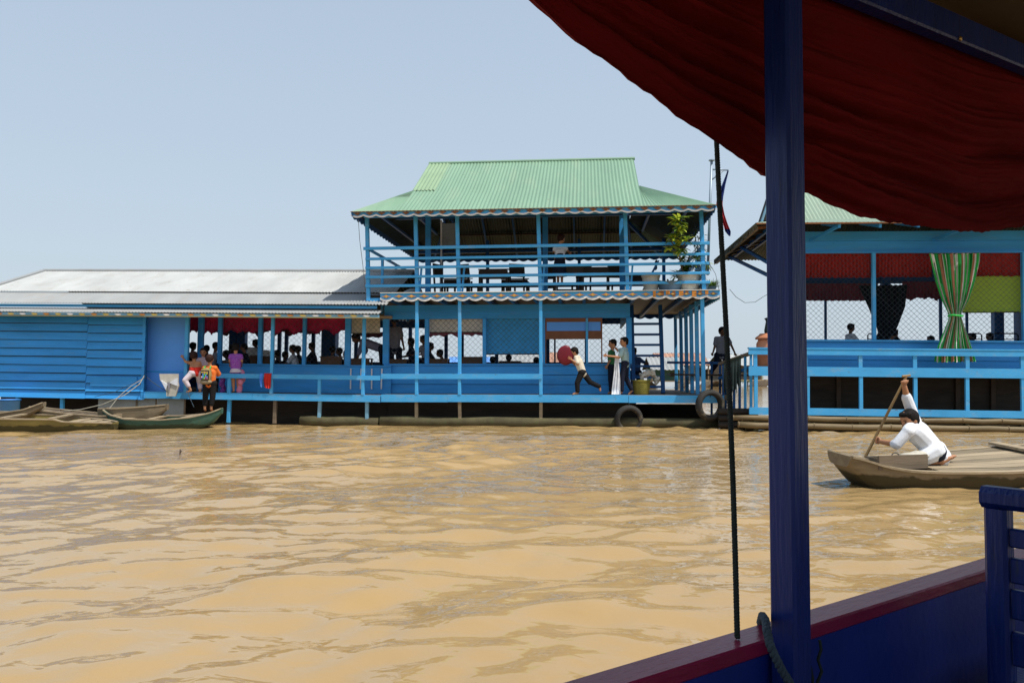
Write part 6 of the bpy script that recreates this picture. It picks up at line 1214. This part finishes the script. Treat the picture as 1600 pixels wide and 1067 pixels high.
# ------------------------------------------------------------------ gangway between the houses, floats and far houseboats
def between():
    H = RF; R = H.root('gangway', 'dark plank gangway with slanting handrail between the two houses', 'gangway'); q = H.q
    uL = RH['uL']; z = q(1130, 584, 2.6).z
    mb = MB(); x0, x1 = q(1086, 584, 2.6).x - .6, uL + .6
    for k in range(5): mb.box((x0, 2.4 + k * .2, z - .05), (x1, 2.4 + k * .2 + .19, z - .01), 'wood_dark')
    mb.build('planks', R)
    a, b = q(1176, 548, .2), q(1137, 568, .2); a.z -= .04
    mb = MB(); mb.bar(a, (b.x, 1.2, b.z), .1, .06, 'wood'); mb.bar((a.x, .3, a.z - .3), (b.x, 1.3, b.z - .32), .05, .05, 'bluedark'); mb.build('handrail', R)
    for k in range(6):
        t = (k + .3) / 6; p = Vector(a).lerp(Vector((b.x, 1.2, b.z)), t); mb = MB(); mb.bar((p.x, p.y, .35), (p.x, p.y, p.z - .03), .05, .05, 'bluelight' if k < 2 else 'bluedark', up=(0, 1, 0)); mb.build('baluster', R)
    for px in (1112, 1125, 1134): p = q(px, 584, 3.3); mb = MB(); mb.bar((p.x, p.y, 0), (p.x, p.y, q(px, 566, 3.3).z), .05, .05, 'bluedark', up=(0, 1, 0)); mb.build('baluster', R)
    mb = MB(); mb.bar((x0, 3.3, q(1120, 567, 3.3).z), (uL, 3.3, q(1120, 567, 3.3).z), .05, .06, 'bluedark'); mb.build('rear_rail', R)
    P = []
    for i in range(25):
        t = i / 24; p = q(1131 + 27 * t, 566 - 9 * t, .1); zb = q(1140, 612 + 5 * math.sin(i * 1.9) - (8 if i > 18 else 0), .1).z; P.append([(p.x, .1 + .05 * math.sin(i * 1.4) * s, p.z + (zb - p.z) * s + .01) for s in np.linspace(0, 1, 8)])
    mb = MB(); mb.sheet(P, .006, 'darkcurtain'); put(mb, 'net', H, P[0][0], 'dark green net draped over the gangway rail', 'net', smooth=True)
    mb = MB(); x0, x1 = q(1128, 650, .5).x, q(1176, 650, .5).x
    for k in range(4): mb.box((x0 + .06 * k, .45 + .3 * k, -.1), (x1, .45 + .3 * k + .28, .30 + .03 * (k % 2)), 'tarred')
    for k in range(3): mb.tube([(x0 - .1, .35 + .02 * k, .06 + .14 * k), (x1, .38, .07 + .14 * k)], .07, 'tarred', 10)
    put(mb, 'pontoon', H, (x0, .45, 0), 'black tarred plank pontoon under the gangway', 'pontoon')
    # far houseboats across the river
    def houseboat(px, D, w, h, roofm, wallm, label, dep=3.5, rz=0):
        p = at(px, 600, D); R = empty('houseboat', (p.x, D, 0), label, 'houseboat', 'far houseboats across the river', rz); mb = MB(); hull = [[(-w / 2 - .5, s * dep / 2, .55), (-w / 2 + .3, s * dep / 2 * .8, -.1), (w / 2 - .3, s * dep / 2 * .8, -.1), (w / 2 + .5, s * dep / 2, .55)] for s in (-1, 1)]; mb.sheet(hull, .1, 'wood'); mb.box((-w / 2, -dep / 2, .5), (w / 2, dep / 2, .6), 'wood_light'); mb.build('hull', R)
        mb = MB(); mb.box((-w / 2 + .3, -dep / 2 + .5, .6), (w / 2 - .3, dep / 2 - .3, h), wallm); mb.build('wall', R)
        for k in range(max(2, int(w / 1.6))): x = -w / 2 + .7 + k * (w - 1.4) / max(1, int(w / 1.6) - 1); mb = MB(); mb.box((x - .3, -dep / 2 + .46, .9 if k % 3 == 1 else 1.2), (x + .3, -dep / 2 + .499, h - .3), 'wood_dark'); mb.build('door' if k % 3 == 1 else 'window', R)
        mb = MB(); corrugated(mb, (-w / 2, -dep / 2 - .4, h - .1), (w / 2, -dep / 2 - .4, h - .1), (w / 2, 0, h + .9), (-w / 2, 0, h + .9), roofm, pitch=.3, amp=.03); corrugated(mb, (w / 2, dep / 2 + .3, h - .1), (-w / 2, dep / 2 + .3, h - .1), (-w / 2, 0, h + .9), (w / 2, 0, h + .9), roofm, pitch=.3, amp=.03); mb.build('roof', R)
        for x in (-w / 2 + .1, w / 2 - .1): mb = MB(); mb.box((x - .05, -dep / 2 - .3, .6), (x + .05, -dep / 2 - .2, h), 'wood'); mb.build('post', R)
    houseboat(1060, 66, 4.2, 1.9, 'rustroof', 'grey_sheet', 'far houseboat with rusty pink roof seen right of the stair'); houseboat(1036, 62, 2.6, 1.5, 'zinc2', 'boatgreen', 'far small green houseboat seen through the stair'); houseboat(1152, 70, 4.0, 1.9, 'zinc', 'wood', 'far houseboat with pale roof between the two houses', rz=.2)
    houseboat(816, 58, 3.6, 1.8, 'zinc2', 'wood_light', 'far houseboat with bleached walls seen below the blue blind'); houseboat(740, 72, 4.4, 1.7, 'tarp_blue', 'zinc', 'far houseboat with blue roof seen left of the blue blind'); houseboat(862, 60, 2.6, 1.8, 'rustroof', 'wood_light', 'far houseboat with rusty roof seen left of the red disc'); houseboat(1098, 74, 3.5, 1.6, 'zinc', 'wood', 'far low houseboat with pale roof seen between the corner posts')
    c = at(1168, 585, 75); mb = MB(); rnd = random.Random(6)
    for k in range(700):
        a = rnd.uniform(0, 6.28); r = rnd.random() ** .5; z = rnd.random(); p = (1.6 * r * math.cos(a) * (1 - .5 * z), 1.2 * r * math.sin(a), 1.5 * z); leaf_blade(mb, p, (math.cos(a), math.sin(a), rnd.uniform(-.3, .8)), .3, .08, 'leaf' if rnd.random() < .6 else 'leaf_y', .5, 2)
    mb.tube([(0, 0, -.6), (.05, 0, 1.0)], .06, 'stem', 6); o = mb.build('bush'); o.location = (c.x, c.y, .3); tag(o, 'far green bush low on the water between the two houses', 'bush')
between()
people()
finish_people()
